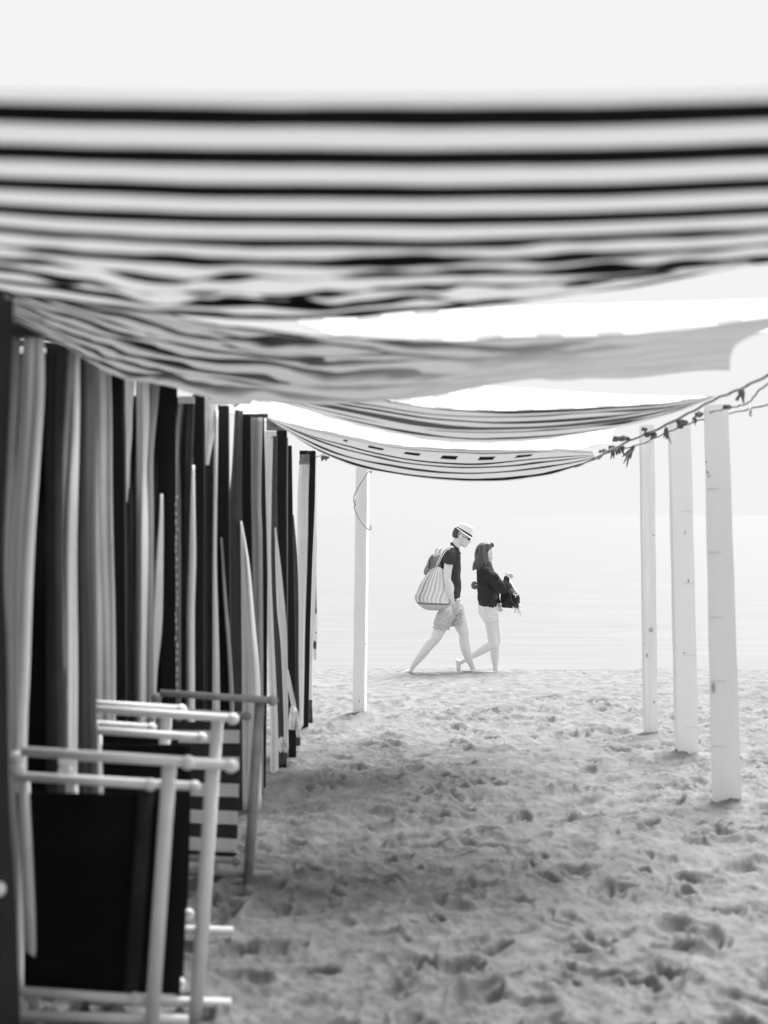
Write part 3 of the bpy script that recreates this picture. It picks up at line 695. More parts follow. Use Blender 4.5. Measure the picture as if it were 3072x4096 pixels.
rope([(3300, 1430, 7.4), (3072, 1535, 7.9), (3000, 1605, 8.3), (2960, 1622, 8.4), (2880, 1640, 8.6), (2800, 1655, 8.9)], .006, 'thin slack cord joining the upper rope at a knot', [(2825, 1668, 8.8, 10, 20, 0), (2780, 1672, 8.9, 12, 30, 0)])
rope([(3400, 1560, 7.8), (3072, 1618, 8.4), (2960, 1645, 8.7), (2830, 1672, 9.2), (2740, 1700, 9.6), (2640, 1742, 9.9), (2560, 1778, 10.1), (2440, 1806, 10.2), (2390, 1838, 10.3)], .006,
     'lower thin rope running past the post tops to the farthest awning tip',
     [(2530, 1790, 10.1, 20, 76, -.7), (2485, 1788, 10.1, 26, 40, -.2), (2448, 1786, 10.1, 22, 50, .5), (2420, 1800, 10.2, 30, 16, .1)])
rope([(1262, 1830, 11.6), (1300, 1815, 11.3), (1340, 1800, 11)], .004, 'short thread from the last tent post up to the farthest awning', [(1300, 1826, 11.2, 24, 20, -.3)], n=12)
t = thing('peg', at(3000, 1645, 8.6), 'small white peg clipped on the rope at the right', 'clothes peg')
b = bmesh.new(); bar(b, at(2998, 1622, 8.55), at(3004, 1668, 8.55), .012, .012, .002); bar(b, at(3008, 1628, 8.55), at(2998, 1662, 8.55), .012, .012, .002); from_bm('clip', b, M['cap_plastic'], t)

# ------------------------------------------------------------------ people
CS = 2.765
class Fig:
    """traces a side view: figure plane at distance D, y offsets in metres (negative = towards the camera)"""
    def __init__(s, D): s.D = D; s.k = D/F/CS
    def p(s, cx, cy, yo=0):
        v = at(1550+cx/CS, 2050+cy/CS, s.D); v.y += yo; return v
    def loft(s, bm, rings, seg=20, sub=4, cap=True, uvl=None):
        """rings: (xl, yl, xr, yr, half depth, y offset): ellipse whose silhouette ends are the two points"""
        Rr = cat_rom(rings, (len(rings)-1)*sub+1); prev = None; n = len(Rr)
        allr = []
        for i, (xl, yl, xr, yr, hd, yo) in enumerate(Rr):
            A = s.p(xl, yl, yo); B = s.p(xr, yr, yo); c = (A+B)/2; h = (B-A)/2
            allr.append([bm.verts.new(c+h*math.cos(a)+Vector((0, -hd*math.sin(a), 0))) for a in [2*math.pi*q/seg for q in range(seg)]])
        for i, (r0, r1) in enumerate(zip(allr, allr[1:])):
            for q in range(seg):
                f = bm.faces.new((r0[q], r1[q], r1[(q+1) % seg], r0[(q+1) % seg]))
                if uvl is not None:
                    for l, (qq, ii) in zip(f.loops, ((q, i), (q, i+1), (q+1, i+1), (q+1, i))):
                        l[uvl].uv = (.5+.5*math.cos(2*math.pi*qq/seg), ii/(n-1))
        if cap: bm.faces.new(allr[0]); bm.faces.new(allr[-1][::-1])
    def limb(s, bm, pts, seg=14, sub=4, flat=1.0):
        """pts: (x, y, half width px, y offset) round-ended tapering limb"""
        Rr = cat_rom(pts, (len(pts)-1)*sub+1); n = len(Rr)
        P = [s.p(a, b_, yo) for a, b_, h, yo in Rr]; H = [max(h, 1)*s.k for _, _, h, _ in Rr]
        t0 = (P[1]-P[0]).normalized(); t1 = (P[-1]-P[-2]).normalized()
        PP = [P[0]-t0*H[0]*.8, P[0]-t0*H[0]*.45]+P+[P[-1]+t1*H[-1]*.45, P[-1]+t1*H[-1]*.8]
        HH = [H[0]*.35, H[0]*.85]+H+[H[-1]*.85, H[-1]*.35]
        rings = []
        for i, q in enumerate(PP):
            t = (PP[min(i+1, len(PP)-1)]-PP[max(i-1, 0)]).normalized()
            u = t.cross(Vector((0, 1, 0))); u = u.normalized() if u.length > 1e-4 else Vector((1, 0, 0)); v = u.cross(t).normalized()
            rings.append([bm.verts.new(q+u*HH[i]*math.cos(a)+v*HH[i]*flat*math.sin(a)) for a in [2*math.pi*z/seg for z in range(seg)]])
        for r0, r1 in zip(rings, rings[1:]):
            for z in range(seg): bm.faces.new((r0[z], r1[z], r1[(z+1) % seg], r0[(z+1) % seg]))
        bm.faces.new(rings[0]); bm.faces.new(rings[-1][::-1])
    def ball(s, bm, cx, cy, rx, rz, hy, yo=0, rot=0):
        add_ball(bm, s.p(cx, cy, yo), rx*s.k, hy, rz*s.k, 20, rot)

def fused(name, bm, m, parent, voxel=.006, smooth=4, wrinkle=0, wscale=.06, aniso=(1, 1, 1), seed=3):
    bmesh.ops.recalc_face_normals(bm, faces=bm.faces)
    me = bpy.data.meshes.new(name); bm.to_mesh(me); bm.free()
    o = bpy.data.objects.new(name, me); COL.objects.link(o)
    rm = o.modifiers.new('r', 'REMESH'); rm.mode = 'VOXEL'; rm.voxel_size = voxel
    sm = o.modifiers.new('s', 'SMOOTH'); sm.iterations = smooth; sm.factor = .5
    bpy.context.view_layer.update()
    dg = bpy.context.evaluated_depsgraph_get()
    me2 = bpy.data.meshes.new_from_object(o.evaluated_get(dg))
    bpy.data.objects.remove(o)
    if wrinkle:
        from mathutils import noise
        for v in me2.vertices:
            c = v.co; q = Vector((c.x/wscale*aniso[0]+seed, c.y/wscale*aniso[1], c.z/wscale*aniso[2]))
            v.co = c+v.normal*wrinkle*noise.noise(q)*2
    me2.materials.clear()
    return link(name, me2, parent, True, [m])

skin = mat('skin', .74, .55, 20, .04, .05, 80, spec=.3)
skin.node_tree.nodes['Principled BSDF'].inputs['Subsurface Weight'].default_value = 0
hair_d = mat('dark_hair', .05, .5, 60, .5, .5, 120, spec=.5, stretch=(1, 1, .08))
hair_b = mat('brown_hair', .10, .45, 70, .65, .6, 90, spec=.5, stretch=(1, 1, .06))
polo = mat('polo_knit', .045, .9, 20, .2, .2, 120)
sweat = mat('sweater_knit', .038, .95, 20, .25, .3, 120)
shorts_m = mat('twill_shorts', .52, .9, 12, .08, .2, 100)
shorts_w = mat('white_denim', .80, .9, 12, .04, .2, 100)
straw = mat('straw', .84, .8, 90, .10, .3, 160)
band_m = mat('hat_band', .02, .7, 20, .1, .1, 60)
lens_m = mat('tinted_lens', .03, .2, 20, .1, 0, 60, spec=.6)
pack_g = mat('grey_nylon', .20, .7, 20, .2, .3, 60)
pack_d = mat('dark_nylon', .022, .6, 20, .25, .3, 50, spec=.3)

def fingers(f, bm, base, dirs, r=8.5, seg=8):
    for (x0, y0, yo0), pts in zip(base, dirs):
        f.limb(bm, [(x0, y0, r, yo0)]+pts, seg=seg, sub=3)

# --- the man
D1 = 17.0; f = Fig(D1)
man = thing('person', f.p(600, 1815), 'person in pale hat, dark polo shirt and grey shorts, one hand in the pocket', 'person')
b = bmesh.new()
f.ball(b, 812, 238, 84, 90, .076, 0, R(10)); f.ball(b, 858, 300, 52, 66, .056, 0, R(-14)); f.ball(b, 838, 335, 42, 42, .053)
f.ball(b, 858, 366, 26, 22, .03); f.ball(b, 884, 346, 13, 6, .024); f.ball(b, 880, 358, 11, 6, .02)
f.limb(b, [(892, 290, 8, 0), (905, 312, 10, 0), (914, 326, 11, 0)], 10, 3, 1.1); f.ball(b, 905, 331, 10, 8, .015)
f.ball(b, 893, 272, 14, 9, .05)
f.ball(b, 808, 262, 20, 32, .012, -.080, R(15)); f.ball(b, 808, 262, 20, 32, .012, .080, R(15))
f.limb(b, [(742, 420, 58, 0), (755, 360, 50, 0), (785, 300, 50, 0)])
f.loft(b, [(690, 390, 790, 410, .09, 0), (625, 450, 790, 455, .17, 0), (605, 560, 795, 560, .165, 0), (625, 700, 795, 700, .145, 0), (650, 850, 795, 850, .14, 0), (640, 950, 800, 950, .155, 0), (615, 1060, 800, 1060, .16, 0)])
# near arm, hand slipped in the pocket
f.limb(b, [(688, 440, 52, -.17), (672, 540, 50, -.215), (655, 640, 45, -.24), (652, 735, 40, -.25), (668, 800, 40, -.245), (690, 890, 33, -.235), (708, 965, 23, -.20)])
f.limb(b, [(708, 965, 24, -.20), (718, 1005, 28, -.165), (730, 1045, 26, -.145)], flat=.55)
fingers(f, b, [(722, 1055, -.155), (732, 1058, -.145), (740, 1056, -.135), (746, 1048, -.128)],
        [[(726, 1090, 8, -.15), (732, 1115, 7, -.145)], [(738, 1095, 8, -.14), (746, 1120, 7, -.135)], [(748, 1092, 8, -.13), (756, 1115, 7, -.128)], [(754, 1080, 7, -.125), (762, 1100, 6, -.12)]])
fingers(f, b, [(728, 1000, -.16)], [[(748, 1020, 9, -.15), (760, 1042, 8, -.145)]], r=10)
# far arm bent forward a little, hand relaxed
f.limb(b, [(700, 440, 52, .17), (705, 560, 48, .205), (712, 700, 41, .215), (722, 760, 38, .215), (735, 860, 32, .205), (748, 950, 23, .2)])
f.limb(b, [(748, 950, 24, .2), (756, 1000, 29, .19), (760, 1035, 26, .185)], flat=.55)
fingers(f, b, [(752, 1045, .20), (758, 1048, .19), (763, 1045, .178), (766, 1036, .168)],
        [[(756, 1085, 8, .20), (766, 1112, 7, .2)], [(766, 1090, 8, .19), (776, 1118, 7, .19)], [(772, 1085, 8, .178), (782, 1110, 7, .178)], [(776, 1070, 7, .168), (786, 1092, 6, .168)]])
fingers(f, b, [(765, 985, .175)], [[(785, 1008, 9, .168), (792, 1036, 8, .165)]], r=10)
# rear leg (near) and front leg (far)
f.limb(b, [(690, 1040, 92, -.09), (625, 1180, 80, -.10), (570, 1300, 66, -.10), (525, 1385, 58, -.10), (462, 1450, 56, -.10), (398, 1535, 52, -.10), (335, 1615, 41, -.10), (280, 1690, 28, -.10), (248, 1745, 25, -.10)])
f.limb(b, [(205, 1752, 20, -.10), (182, 1768, 19, -.10)]); f.limb(b, [(235, 1745, 27, -.10), (195, 1765, 24, -.10), (225, 1795, 24, -.10), (270, 1818, 20, -.10), (296, 1828, 14, -.10)], flat=1.3)
fingers(f, b, [(285, 1822, -.135), (288, 1824, -.12), (290, 1825, -.105), (290, 1825, -.09), (288, 1824, -.075)], [[(312, 1834, 9, -.135)], [(316, 1836, 8, -.12)], [(315, 1836, 8, -.105)], [(311, 1835, 7, -.09)], [(306, 1833, 7, -.075)]], r=9)
f.limb(b, [(755, 1040, 90, .09), (790, 1180, 80, .09), (822, 1275, 68, .09), (848, 1345, 56, .09), (852, 1425, 54, .09), (872, 1530, 54, .09), (905, 1630, 41, .09), (935, 1700, 29, .09), (955, 1752, 27, .09)])
f.limb(b, [(945, 1755, 27, .09), (935, 1778, 24, .09)]); f.limb(b, [(950, 1765, 28, .09), (1000, 1775, 27, .09), (1070, 1782, 22, .09), (1140, 1778, 17, .09), (1165, 1772, 14, .09)], flat=1.4)
fingers(f, b, [(1160, 1774, .055), (1163, 1773, .072), (1163, 1773, .088), (1161, 1774, .103), (1157, 1775, .118)], [[(1192, 1764, 10, .055)], [(1192, 1766, 8, .072)], [(1188, 1767, 8, .088)], [(1184, 1769, 7, .103)], [(1178, 1771, 7, .118)]], r=9)
fused('body', b, skin, man, .0045, 3)
b = bmesh.new()   # polo shirt
f.loft(b, [(705, 352, 790, 400, .075, 0), (672, 385, 800, 440, .15, 0), (612, 440, 806, 480, .205, 0), (585, 540, 808, 545, .195, 0), (590, 640, 808, 640, .18, 0), (615, 760, 812, 760, .17, 0), (640, 860, 810, 860, .168, 0), (652, 930, 802, 930, .175, 0), (655, 985, 790, 975, .18, 0)])
f.loft(b, [(660, 395, 750, 410, .10, -.10), (632, 420, 752, 450, .075, -.175), (612, 490, 742, 510, .075, -.21), (608, 545, 722, 578, .072, -.225)], seg=16)
f.loft(b, [(670, 395, 760, 410, .10, .10), (650, 420, 760, 450, .075, .175), (640, 490, 760, 510, .075, .2), (640, 550, 758, 570, .072, .21)], seg=16)
fused('polo_shirt', b, polo, man, .007, 3, .006, .07, (1, 1, .6), 5)
b = bmesh.new()   # collar
f.loft(b, [(692, 345, 806, 462, .085, 0), (700, 330, 815, 452, .078, 0), (712, 326, 806, 440, .066, 0)], cap=False, seg=24, sub=3)
o = from_bm('collar', b, polo, man); o.modifiers.new('c', 'SOLIDIFY').thickness = .005
b = bmesh.new()   # shorts
f.loft(b, [(650, 945, 800, 935, .165, 0), (638, 1000, 812, 985, .178, 0), (610, 1080, 830, 1060, .185, 0), (620, 1130, 830, 1120, .16, 0)])
f.loft(b, [(612, 1030, 790, 1060, .10, -.085), (545, 1110, 745, 1140, .105, -.095), (515, 1195, 708, 1225, .105, -.10), (494, 1262, 668, 1297, .105, -.10)])
f.loft(b, [(660, 1050, 826, 1020, .10, .085), (672, 1150, 845, 1110, .105, .09), (678, 1220, 855, 1180, .105, .09), (682, 1272, 860, 1226, .105, .09)])
fused('shorts', b, shorts_m, man, .007, 2, .010, .045, (1, 1, 1.6), 9)
b = bmesh.new()   # short dark hair
f.ball(b, 806, 240, 90, 98, .081, 0, R(10))
for v in list(b.verts):
    px = (v.co.x/D1*F+1536-1550)*CS; 
    py = ((EYE-v.co.z)*F/D1+HZ-2050)*CS if False else ((EYE-v.co.z)/D1*F+HZ-2050)*CS
    if px > 790+max(0, 235-py)*1.5 or py > 288: b.verts.remove(v)
f.ball(b, 800, 245, 9, 22, .006, -.079)
from_bm('hair', b, hair_d, man)
hat = bpy.data.objects.new('hat', None); COL.objects.link(hat); hat.parent = man
b = bmesh.new()
f.loft(b, [(758, 168, 938, 278, .088, 0), (764, 150, 942, 255, .088, 0), (772, 132, 948, 205, .084, 0), (783, 115, 949, 176, .078, 0), (798, 108, 940, 160, .064, 0), (818, 106, 920, 146, .03, 0)], seg=28)
for v in b.verts:
    q = (v.co-f.p(868, 128)); 
    if abs(q.y) < .03 and q.z > -.02: v.co.z -= .010*(1-abs(q.y)/.03)
from_bm('crown', b, straw, hat)
b = bmesh.new()
rg = [[], []]
for kx in range(40):
    a = 2*math.pi*kx/40
    for i, (xl, yl, xr, yr, hd) in enumerate(((762, 170, 934, 282, .09), (732, 146, 950, 306, .128))):
        A = f.p(xl, yl); B = f.p(xr, yr); c = (A+B)/2; h = (B-A)/2
        z = .012*math.sin(a)**2*(-1 if i else 0)
        rg[i].append(b.verts.new(c+h*math.cos(a)+Vector((0, -hd*math.sin(a), z))))
for kx in range(40): b.faces.new((rg[0][kx], rg[1][kx], rg[1][(kx+1) % 40], rg[0][(kx+1) % 40]))
o = from_bm('brim', b, straw, hat); o.modifiers.new('c', 'SOLIDIFY').thickness = .004
b = bmesh.new()
f.loft(b, [(756, 170, 939, 280, .091, 0), (762, 151, 941, 257, .091, 0)], cap=False, seg=28)
o = from_bm('hat_band', b, band_m, hat)
b = bmesh.new()
for yo in (-.036, .036):
    f.ball(b, 902, 296, 15, 13, .004, yo, R(-15))
    r_ = b.verts
for yo in (-.062, .062): add_tube(b, [f.p(904, 286, yo*.7), f.p(885, 284, yo), f.p(850, 272, yo*1.2), f.p(812, 256, yo*1.28)], .0022, 6)
add_tube(b, [f.p(908, 288, -.05), f.p(912, 288, 0), f.p(908, 288, .05)], .003, 6)
f.ball(b, 899, 296, 17, 12, .022, -.036, R(-15)); f.ball(b, 899, 296, 17, 12, .022, .036, R(-15))
from_bm('sunglasses', b, lens_m, man)

# tote bag
tote = thing('tote_bag', f.p(480, 1070, -.16), 'large striped cloth tote bag slung from the walking person shoulder', 'bag')
tm = mat('tote_stripes', .6, .9, 10, .05, .2, 90)
n_ = tm.node_tree.nodes; L = tm.node_tree.links
uv = n_.new('ShaderNodeUVMap'); sp = n_.new('ShaderNodeSeparateXYZ'); L.new(uv.outputs[0], sp.inputs[0])
cr = n_.new('ShaderNodeValToRGB'); cr.color_ramp.interpolation = 'CONSTANT'
tones = [(.0, .22), (.06, .42), (.10, .16), (.15, .36), (.2, .25), (.26, .70), (.30, .3), (.36, .55), (.42, .28), (.48, .75), (.53, .35), (.6, .62), (.66, .30), (.72, .72), (.78, .4), (.86, .62), (.92, .35)]
els = cr.color_ramp.elements
els[0].position = 0; els[0].color = (.5, .5, .5, 1); els[1].position = .06; els[1].color = (.7, .7, .7, 1)
for p_, v_ in tones[2:]:
    v_ = min(.85, v_*1.9)
    e = els.new(p_); e.color = (v_, v_, v_, 1)
L.new(sp.outputs[0], cr.inputs[0])
gt = n_.new('ShaderNodeMapRange'); gt.inputs[1].default_value = .735; gt.inputs[2].default_value = .74; L.new(sp.outputs[1], gt.inputs[0])
g2 = n_.new('ShaderNodeMapRange'); g2.inputs[1].default_value = .785; g2.inputs[2].default_value = .79; L.new(sp.outputs[1], g2.inputs[0])
def mixc(a, bcol, fac):
    m_ = n_.new('ShaderNodeMix'); m_.data_type = 'RGBA'; L.new(fac, m_.inputs[0]); L.new(a, m_.inputs[6]); m_.inputs[7].default_value = (bcol, bcol, bcol, 1); return m_.outputs[2]
L.new(mixc(mixc(cr.outputs[0], .22, gt.outputs[0]), .5, g2.outputs[0]), n_['Principled BSDF'].inputs['Base Color'])
b = bmesh.new(); uvl = b.loops.layers.uv.new('UVMap')
f.loft(b, [(532, 578, 612, 622, .012, -.13), (470, 630, 650, 640, .05, -.13), (420, 690, 690, 700, .075, -.135), (365, 770, 725, 770, .09, -.14), (325, 860, 735, 850, .10, -.145), (297, 925, 700, 950, .105, -.15), (318, 985, 690, 1000, .10, -.15), (380, 1045, 668, 1040, .08, -.15), (440, 1070, 610, 1075, .03, -.15)], seg=40, sub=6, uvl=uvl)
from mathutils import noise as mn
for v in b.verts:
    v.co += Vector((0, -1, 0))*(.010*mn.noise(Vector((v.co.x*14+v.co.z*5, 0, v.co.z*3))))
from_bm('bag_body', b, tm, tote)
b = bmesh.new()
add_tube(b, [f.p(x, y, yo) for x, y, yo in cat_rom([(530, 590, -.16), (560, 520, -.20), (600, 430, -.26), (640, 390, -.255), (690, 368, -.22), (722, 384, -.15)], 20)], .007, 6)
from_bm('strap', b, M['light_cloth'], tote)
b = bmesh.new()
add_tube(b, [f.p(x, y, yo) for x, y, yo in cat_rom([(548, 600, -.10), (578, 520, -.20), (608, 455, -.262), (650, 400, -.262), (700, 378, -.22), (722, 392, -.15)], 20)], .006, 6)
from_bm('strap', b, M['light_cloth'], tote)
# grey backpack
bp_ = thing('backpack', f.p(510, 680, 0), 'small grey backpack on the walking person back, behind the striped tote', 'backpack')
b = bmesh.new()
f.loft(b, [(500, 462, 590, 440, .06, 0), (468, 492, 600, 470, .12, 0), (440, 545, 610, 540, .14, 0), (418, 605, 615, 610, .145, 0), (405, 660, 615, 680, .14, 0), (415, 690, 600, 740, .12, 0)])
fused('pack_body', b, pack_g, bp_, .008, 3, .006, .08)
b = bmesh.new(); add_tube(b, [f.p(*q) for q in [(535, 460, 0), (532, 425, 0), (545, 408, 0), (562, 414, 0), (568, 440, 0)]], .005, 6); from_bm('handle', b, band_m, bp_)
b = bmesh.new()
for pts in ([(488, 470, -.10), (462, 530, -.135), (455, 610, -.145)], [(490, 470, -.09), (515, 530, -.125), (535, 590, -.14)]): add_tube(b, [f.p(*q) for q in pts], .007, 6)
from_bm('piping', b, band_m, bp_)
b = bmesh.new(); f.ball(b, 575, 418, 18, 26, .02, -.02, R(25)); f.ball(b, 592, 398, 10, 16, .012, -.02, R(25)); from_bm('bottle', b, M['white_cloth'], bp_)

# --- the woman
D2 = 17.35; f = Fig(D2)
wo = thing('person', f.p(1160, 1790), 'person with shoulder-length brown hair in dark sweater and white shorts, walking in front', 'person')
b = bmesh.new()
f.ball(b, 1090, 430, 72, 82, .072); f.ball(b, 1118, 480, 46, 68, .055, 0, R(-6)); f.ball(b, 1132, 536, 22, 20, .028); f.ball(b, 1110, 520, 36, 34, .045)
f.limb(b, [(1152, 450, 7, 0), (1160, 474, 8, 0), (1166, 490, 9, 0)], 10, 3); f.ball(b, 1154, 512, 10, 5, .02); f.ball(b, 1151, 522, 9, 5, .017); f.ball(b, 1150, 440, 9, 8, .045)
f.limb(b, [(1095, 630, 44, 0), (1098, 590, 38, 0), (1095, 520, 38, 0)])
f.loft(b, [(1040, 595, 1150, 600, .08, 0), (1010, 640, 1165, 640, .15, 0), (1000, 740, 1180, 740, .14, 0), (1015, 850, 1190, 850, .125, 0), (1020, 950, 1195, 950, .135, 0), (1015, 1060, 1205, 1060, .16, 0), (1020, 1130, 1215, 1130, .16, 0)])
f.limb(b, [(1090, 650, 42, -.15), (1140, 730, 42, -.185), (1200, 800, 38, -.20), (1255, 852, 34, -.20), (1290, 800, 30, -.19), (1305, 735, 22, -.175), (1308, 712, 19, -.17)])
f.limb(b, [(1308, 715, 20, -.17), (1318, 690, 25, -.165), (1332, 676, 24, -.16)], flat=.55)
fingers(f, b, [(1338, 668, -.185), (1342, 674, -.17), (1342, 682, -.158), (1336, 690, -.148)],
        [[(1362, 676, 8, -.185), (1372, 698, 7, -.18)], [(1364, 688, 8, -.17), (1370, 712, 7, -.165)], [(1360, 698, 8, -.158), (1362, 718, 7, -.155)], [(1352, 706, 7, -.148), (1350, 722, 6, -.15)]])
fingers(f, b, [(1312, 690, -.15)], [[(1300, 668, 8, -.14), (1308, 650, 7, -.135)]], r=9)
f.limb(b, [(1090, 650, 42, .15), (1140, 760, 42, .185), (1190, 870, 36, .19), (1220, 950, 30, .17), (1240, 1015, 20, .15)])
f.limb(b, [(1240, 1015, 20, .15), (1250, 1045, 24, .145), (1254, 1062, 22, .14)], flat=.55)
fingers(f, b, [(1242, 1068, .155), (1250, 1072, .145), (1258, 1070, .137), (1264, 1062, .13)],
        [[(1236, 1092, 8, .15), (1226, 1102, 7, .14)], [(1252, 1096, 8, .14), (1258, 1106, 7, .13)], [(1268, 1090, 8, .13), (1278, 1098, 7, .12)], [(1276, 1076, 7, .125), (1286, 1084, 6, .118)]])
fingers(f, b, [(1262, 1032, .13)], [[(1280, 1044, 8, .12), (1288, 1056, 7, .115)]], r=9)
f.limb(b, [(1125, 1110, 86, -.085), (1140, 1200, 74, -.09), (1148, 1300, 60, -.09), (1155, 1400, 52, -.09), (1160, 1445, 50, -.09), (1110, 1480, 46, -.09), (1040, 1515, 46, -.09), (965, 1555, 40, -.09), (890, 1600, 29, -.09), (830, 1635, 24, -.09), (800, 1650, 24, -.09)])
f.limb(b, [(790, 1640, 25, -.09), (765, 1632, 22, -.09)]); f.limb(b, [(778, 1640, 28, -.09), (782, 1690, 26, -.09), (782, 1735, 23, -.09), (780, 1765, 17, -.09)], flat=1.3)
fingers(f, b, [(780, 1762, -.12), (781, 1764, -.105), (782, 1764, -.09), (782, 1763, -.077), (782, 1760, -.065)], [[(784, 1786, 9, -.12)], [(786, 1787, 7, -.105)], [(787, 1786, 7, -.09)], [(787, 1784, 6, -.077)], [(787, 1780, 6, -.065)]], r=8)
f.limb(b, [(1150, 1110, 80, .085), (1175, 1220, 68, .085), (1202, 1320, 56, .085), (1214, 1400, 48, .085), (1202, 1450, 48, .085), (1193, 1530, 52, .085), (1194, 1610, 46, .085), (1198, 1690, 32, .085), (1200, 1765, 26, .085)])
f.limb(b, [(1198, 1768, 26, .085), (1190, 1792, 22, .085)]); f.limb(b, [(1200, 1778, 26, .085), (1240, 1792, 24, .085), (1300, 1806, 17, .085), (1330, 1812, 12, .085)], flat=1.3)
fingers(f, b, [(1325, 1811, .055), (1327, 1812, .07), (1326, 1812, .085), (1324, 1812, .098), (1320, 1812, .11)], [[(1350, 1816, 9, .055)], [(1350, 1817, 7, .07)], [(1347, 1817, 7, .085)], [(1343, 1817, 6, .098)], [(1337, 1817, 6, .11)]], r=8)
fused('body', b, skin, wo, .0045, 3)
b = bmesh.new()
f.loft(b, [(1035, 582, 1145, 590, .085, 0), (1000, 615, 1160, 618, .165, 0), (986, 680, 1185, 680, .178, 0), (990, 780, 1200, 780, .165, 0), (994, 880, 1212, 880, .16, 0), (998, 960, 1216, 970, .17, 0), (1008, 990, 1206, 1015, .172, 0), (1003, 1030, 1210, 1058, .168, 0)])
f.loft(b, [(1030, 620, 1150, 600, .08, -.11), (1065, 700, 1185, 655, .075, -.17), (1130, 790, 1240, 720, .072, -.2), (1190, 850, 1290, 780, .07, -.205), (1240, 892, 1325, 850, .06, -.205), (1300, 862, 1322, 858, .05, -.20)], seg=16)
f.limb(b, [(1262, 845, 48, -.205), (1285, 800, 46, -.195), (1300, 750, 38, -.18), (1306, 722, 32, -.172)])
f.loft(b, [(1040, 640, 1150, 600, .08, .11), (1075, 760, 1180, 720, .075, .18), (1140, 870, 1230, 840, .07, .195), (1190, 950, 1255, 930, .055, .175), (1215, 1012, 1268, 1005, .042, .152)], seg=16)
fused('sweater', b, sweat, wo, .007, 3, .012, .075, (1, 1, .8), 2)
b = bmesh.new()
f.loft(b, [(1005, 1020, 1212, 1040, .158, 0), (1004, 1080, 1218, 1085, .172, 0), (1018, 1130, 1222, 1130, .178, 0), (1035, 1160, 1224, 1155, .175, 0)])
f.loft(b, [(1022, 1120, 1200, 1120, .09, -.085), (1040, 1165, 1215, 1165, .095, -.09), (1052, 1203, 1222, 1192, .092, -.09)])
f.loft(b, [(1050, 1110, 1224, 1110, .09, .085), (1062, 1150, 1228, 1150, .092, .085), (1072, 1196, 1232, 1184, .09, .085)])
fused('shorts', b, shorts_w, wo, .006, 2, .008, .035, (1, 1, 1.6), 7)
b = bmesh.new()
f.loft(b, [(1062, 328, 1108, 326, .02, 0), (1012, 350, 1152, 338, .075, 0), (985, 395, 1168, 362, .092, 0), (972, 440, 1138, 425, .096, 0), (966, 500, 1124, 500, .097, 0), (961, 560, 1138, 560, .10, 0), (950, 605, 1152, 592, .098, 0), (955, 630, 1135, 612, .07, 0)], seg=40, sub=8)
for v in b.verts:
    q = v.co; n0 = mn.noise(Vector((q.x*38, q.y*38, q.z*5))); dn = Vector((q.x-f.p(1070, 450).x, q.y-D2, 0)).normalized()
    low = max(0, min(1, (f.p(0, 520).z-q.z)/.12))
    v.co += dn*(n0*.016+low*.03*mn.noise(Vector((q.x*16, q.y*16, q.z*22))))
for q in range(26):          # loose ends turning out at the bottom
    a = 2*math.pi*q/26; cx, cy, yo = 1050+92*math.cos(a), 588+random.uniform(-8, 8), -.095*math.sin(a)
    o_ = random.uniform(-6, 14)*math.copysign(1, math.cos(a))
    f.limb(b, [(cx, cy-30, 11, yo), (cx+o_*.4, cy+8, 10, yo*1.03), (cx+o_, cy+random.uniform(22, 44), 6, yo*1.12), (cx+o_*2.2, cy+random.uniform(30, 46), 3, yo*1.2)], 8, 2)
for q in range(5): f.limb(b, [(1120+q*8, 345-q*2, 9, -.04+.02*q), (1158, 340+q*3, 8, -.03+.015*q), (1172, 368+q*4, 5, -.03+.015*q)], 8, 2)
from_bm('hair', b, hair_b, wo)
b = bmesh.new(); f.ball(b, 1155, 468, 7, 3, .006, -.03); f.ball(b, 1152, 452, 9, 2.5, .01, -.034); from_bm('eye', b, hair_d, wo)

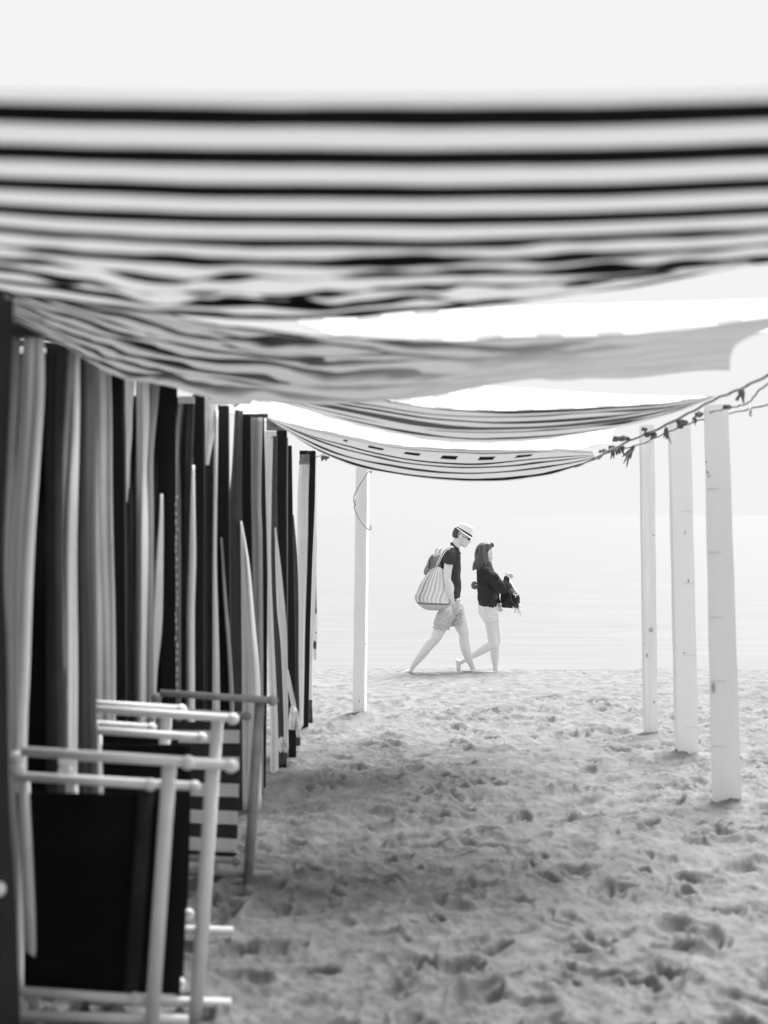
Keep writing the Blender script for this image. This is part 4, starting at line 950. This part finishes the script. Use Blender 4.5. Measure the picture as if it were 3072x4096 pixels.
# rucksack carried in front
rs = thing('rucksack', f.p(1350, 1050, -.05), 'dark rucksack with white tags carried in front of the person in the sweater', 'rucksack')
b = bmesh.new()
f.loft(b, [(1298, 760, 1352, 758, .03, 0), (1285, 790, 1368, 790, .09, 0), (1268, 850, 1385, 840, .12, 0), (1250, 900, 1432, 890, .13, 0), (1245, 950, 1460, 945, .135, 0), (1250, 1000, 1464, 1000, .13, 0), (1262, 1048, 1450, 1052, .09, 0)])
f.ball(b, 1400, 940, 48, 62, .06, -.10); f.ball(b, 1405, 1010, 34, 22, .05, -.12)
fused('pack_body', b, pack_d, rs, .007, 3, .008, .08)
b = bmesh.new(); add_tube(b, [f.p(*q) for q in cat_rom([(1300, 850, -.125), (1345, 890, -.16), (1358, 960, -.16), (1400, 1020, -.17), (1440, 1060, -.12)], 16)], .006, 6); from_bm('zip', b, M['slate_cloth'], rs)
b = bmesh.new(); add_tube(b, [f.p(1372, 890, -.17), f.p(1398, 905, -.175), f.p(1428, 902, -.17)], .005, 6); add_tube(b, [f.p(1398, 905, -.175), f.p(1404, 930, -.175)], .006, 6); from_bm('tag', b, M['cap_plastic'], rs)
b = bmesh.new()
for (x0, y0, x1, y1) in ((1405, 1065, 1400, 1112), (1440, 1070, 1475, 1150), (1450, 1065, 1495, 1100), (1430, 1060, 1440, 1120)):
    pp = cat_rom([(x0, y0), ((x0+x1)/2+6, (y0+y1)/2), (x1, y1)], 8); add_tube(b, [f.p(x, y, -.06) for x, y in pp], [.006, .009, .008, .01, .008, .009, .007, .003], 5)
from_bm('ribbon', b, W_, rs)
b = bmesh.new(); bar(b, f.p(1368, 1032, -.12), f.p(1440, 1076, -.12), .014, .05, .003); f.ball(b, 1452, 1030, 16, 26, .03, -.08); from_bm('sandal', b, M['cap_plastic'], rs)
tw = thing('white_cloth', f.p(1390, 850, .1), 'white cloth slung behind the dark rucksack', 'cloth')
b = bmesh.new(); f.loft(b, [(1318, 728, 1345, 735, .02, .1), (1345, 765, 1375, 770, .05, .1), (1360, 810, 1405, 815, .07, .1), (1375, 860, 1436, 872, .07, .1), (1380, 910, 1455, 925, .05, .1)]); from_bm('cloth_fold', b, W_, tw)
b = bmesh.new(); add_tube(b, [f.p(*q) for q in cat_rom([(1228, 868, -.17), (1236, 882, -.18), (1256, 884, -.19), (1274, 872, -.2)], 10)], .008, 6)
from_bm('bracelet', b, M['cap_plastic'], wo)
fl = thing('flip_flop', f.p(960, 812, .16), 'round dark flip-flop sole sticking out behind the sweater', 'flip-flop')
b = bmesh.new(); f.ball(b, 972, 812, 40, 46, .012, .14); from_bm('sole', b, pack_g, fl)
b = bmesh.new(); add_tube(b, [f.p(975, 806, .12), f.p(985, 802, .11), f.p(998, 806, .12)], .003, 6); from_bm('thong', b, M['cap_plastic'], fl)
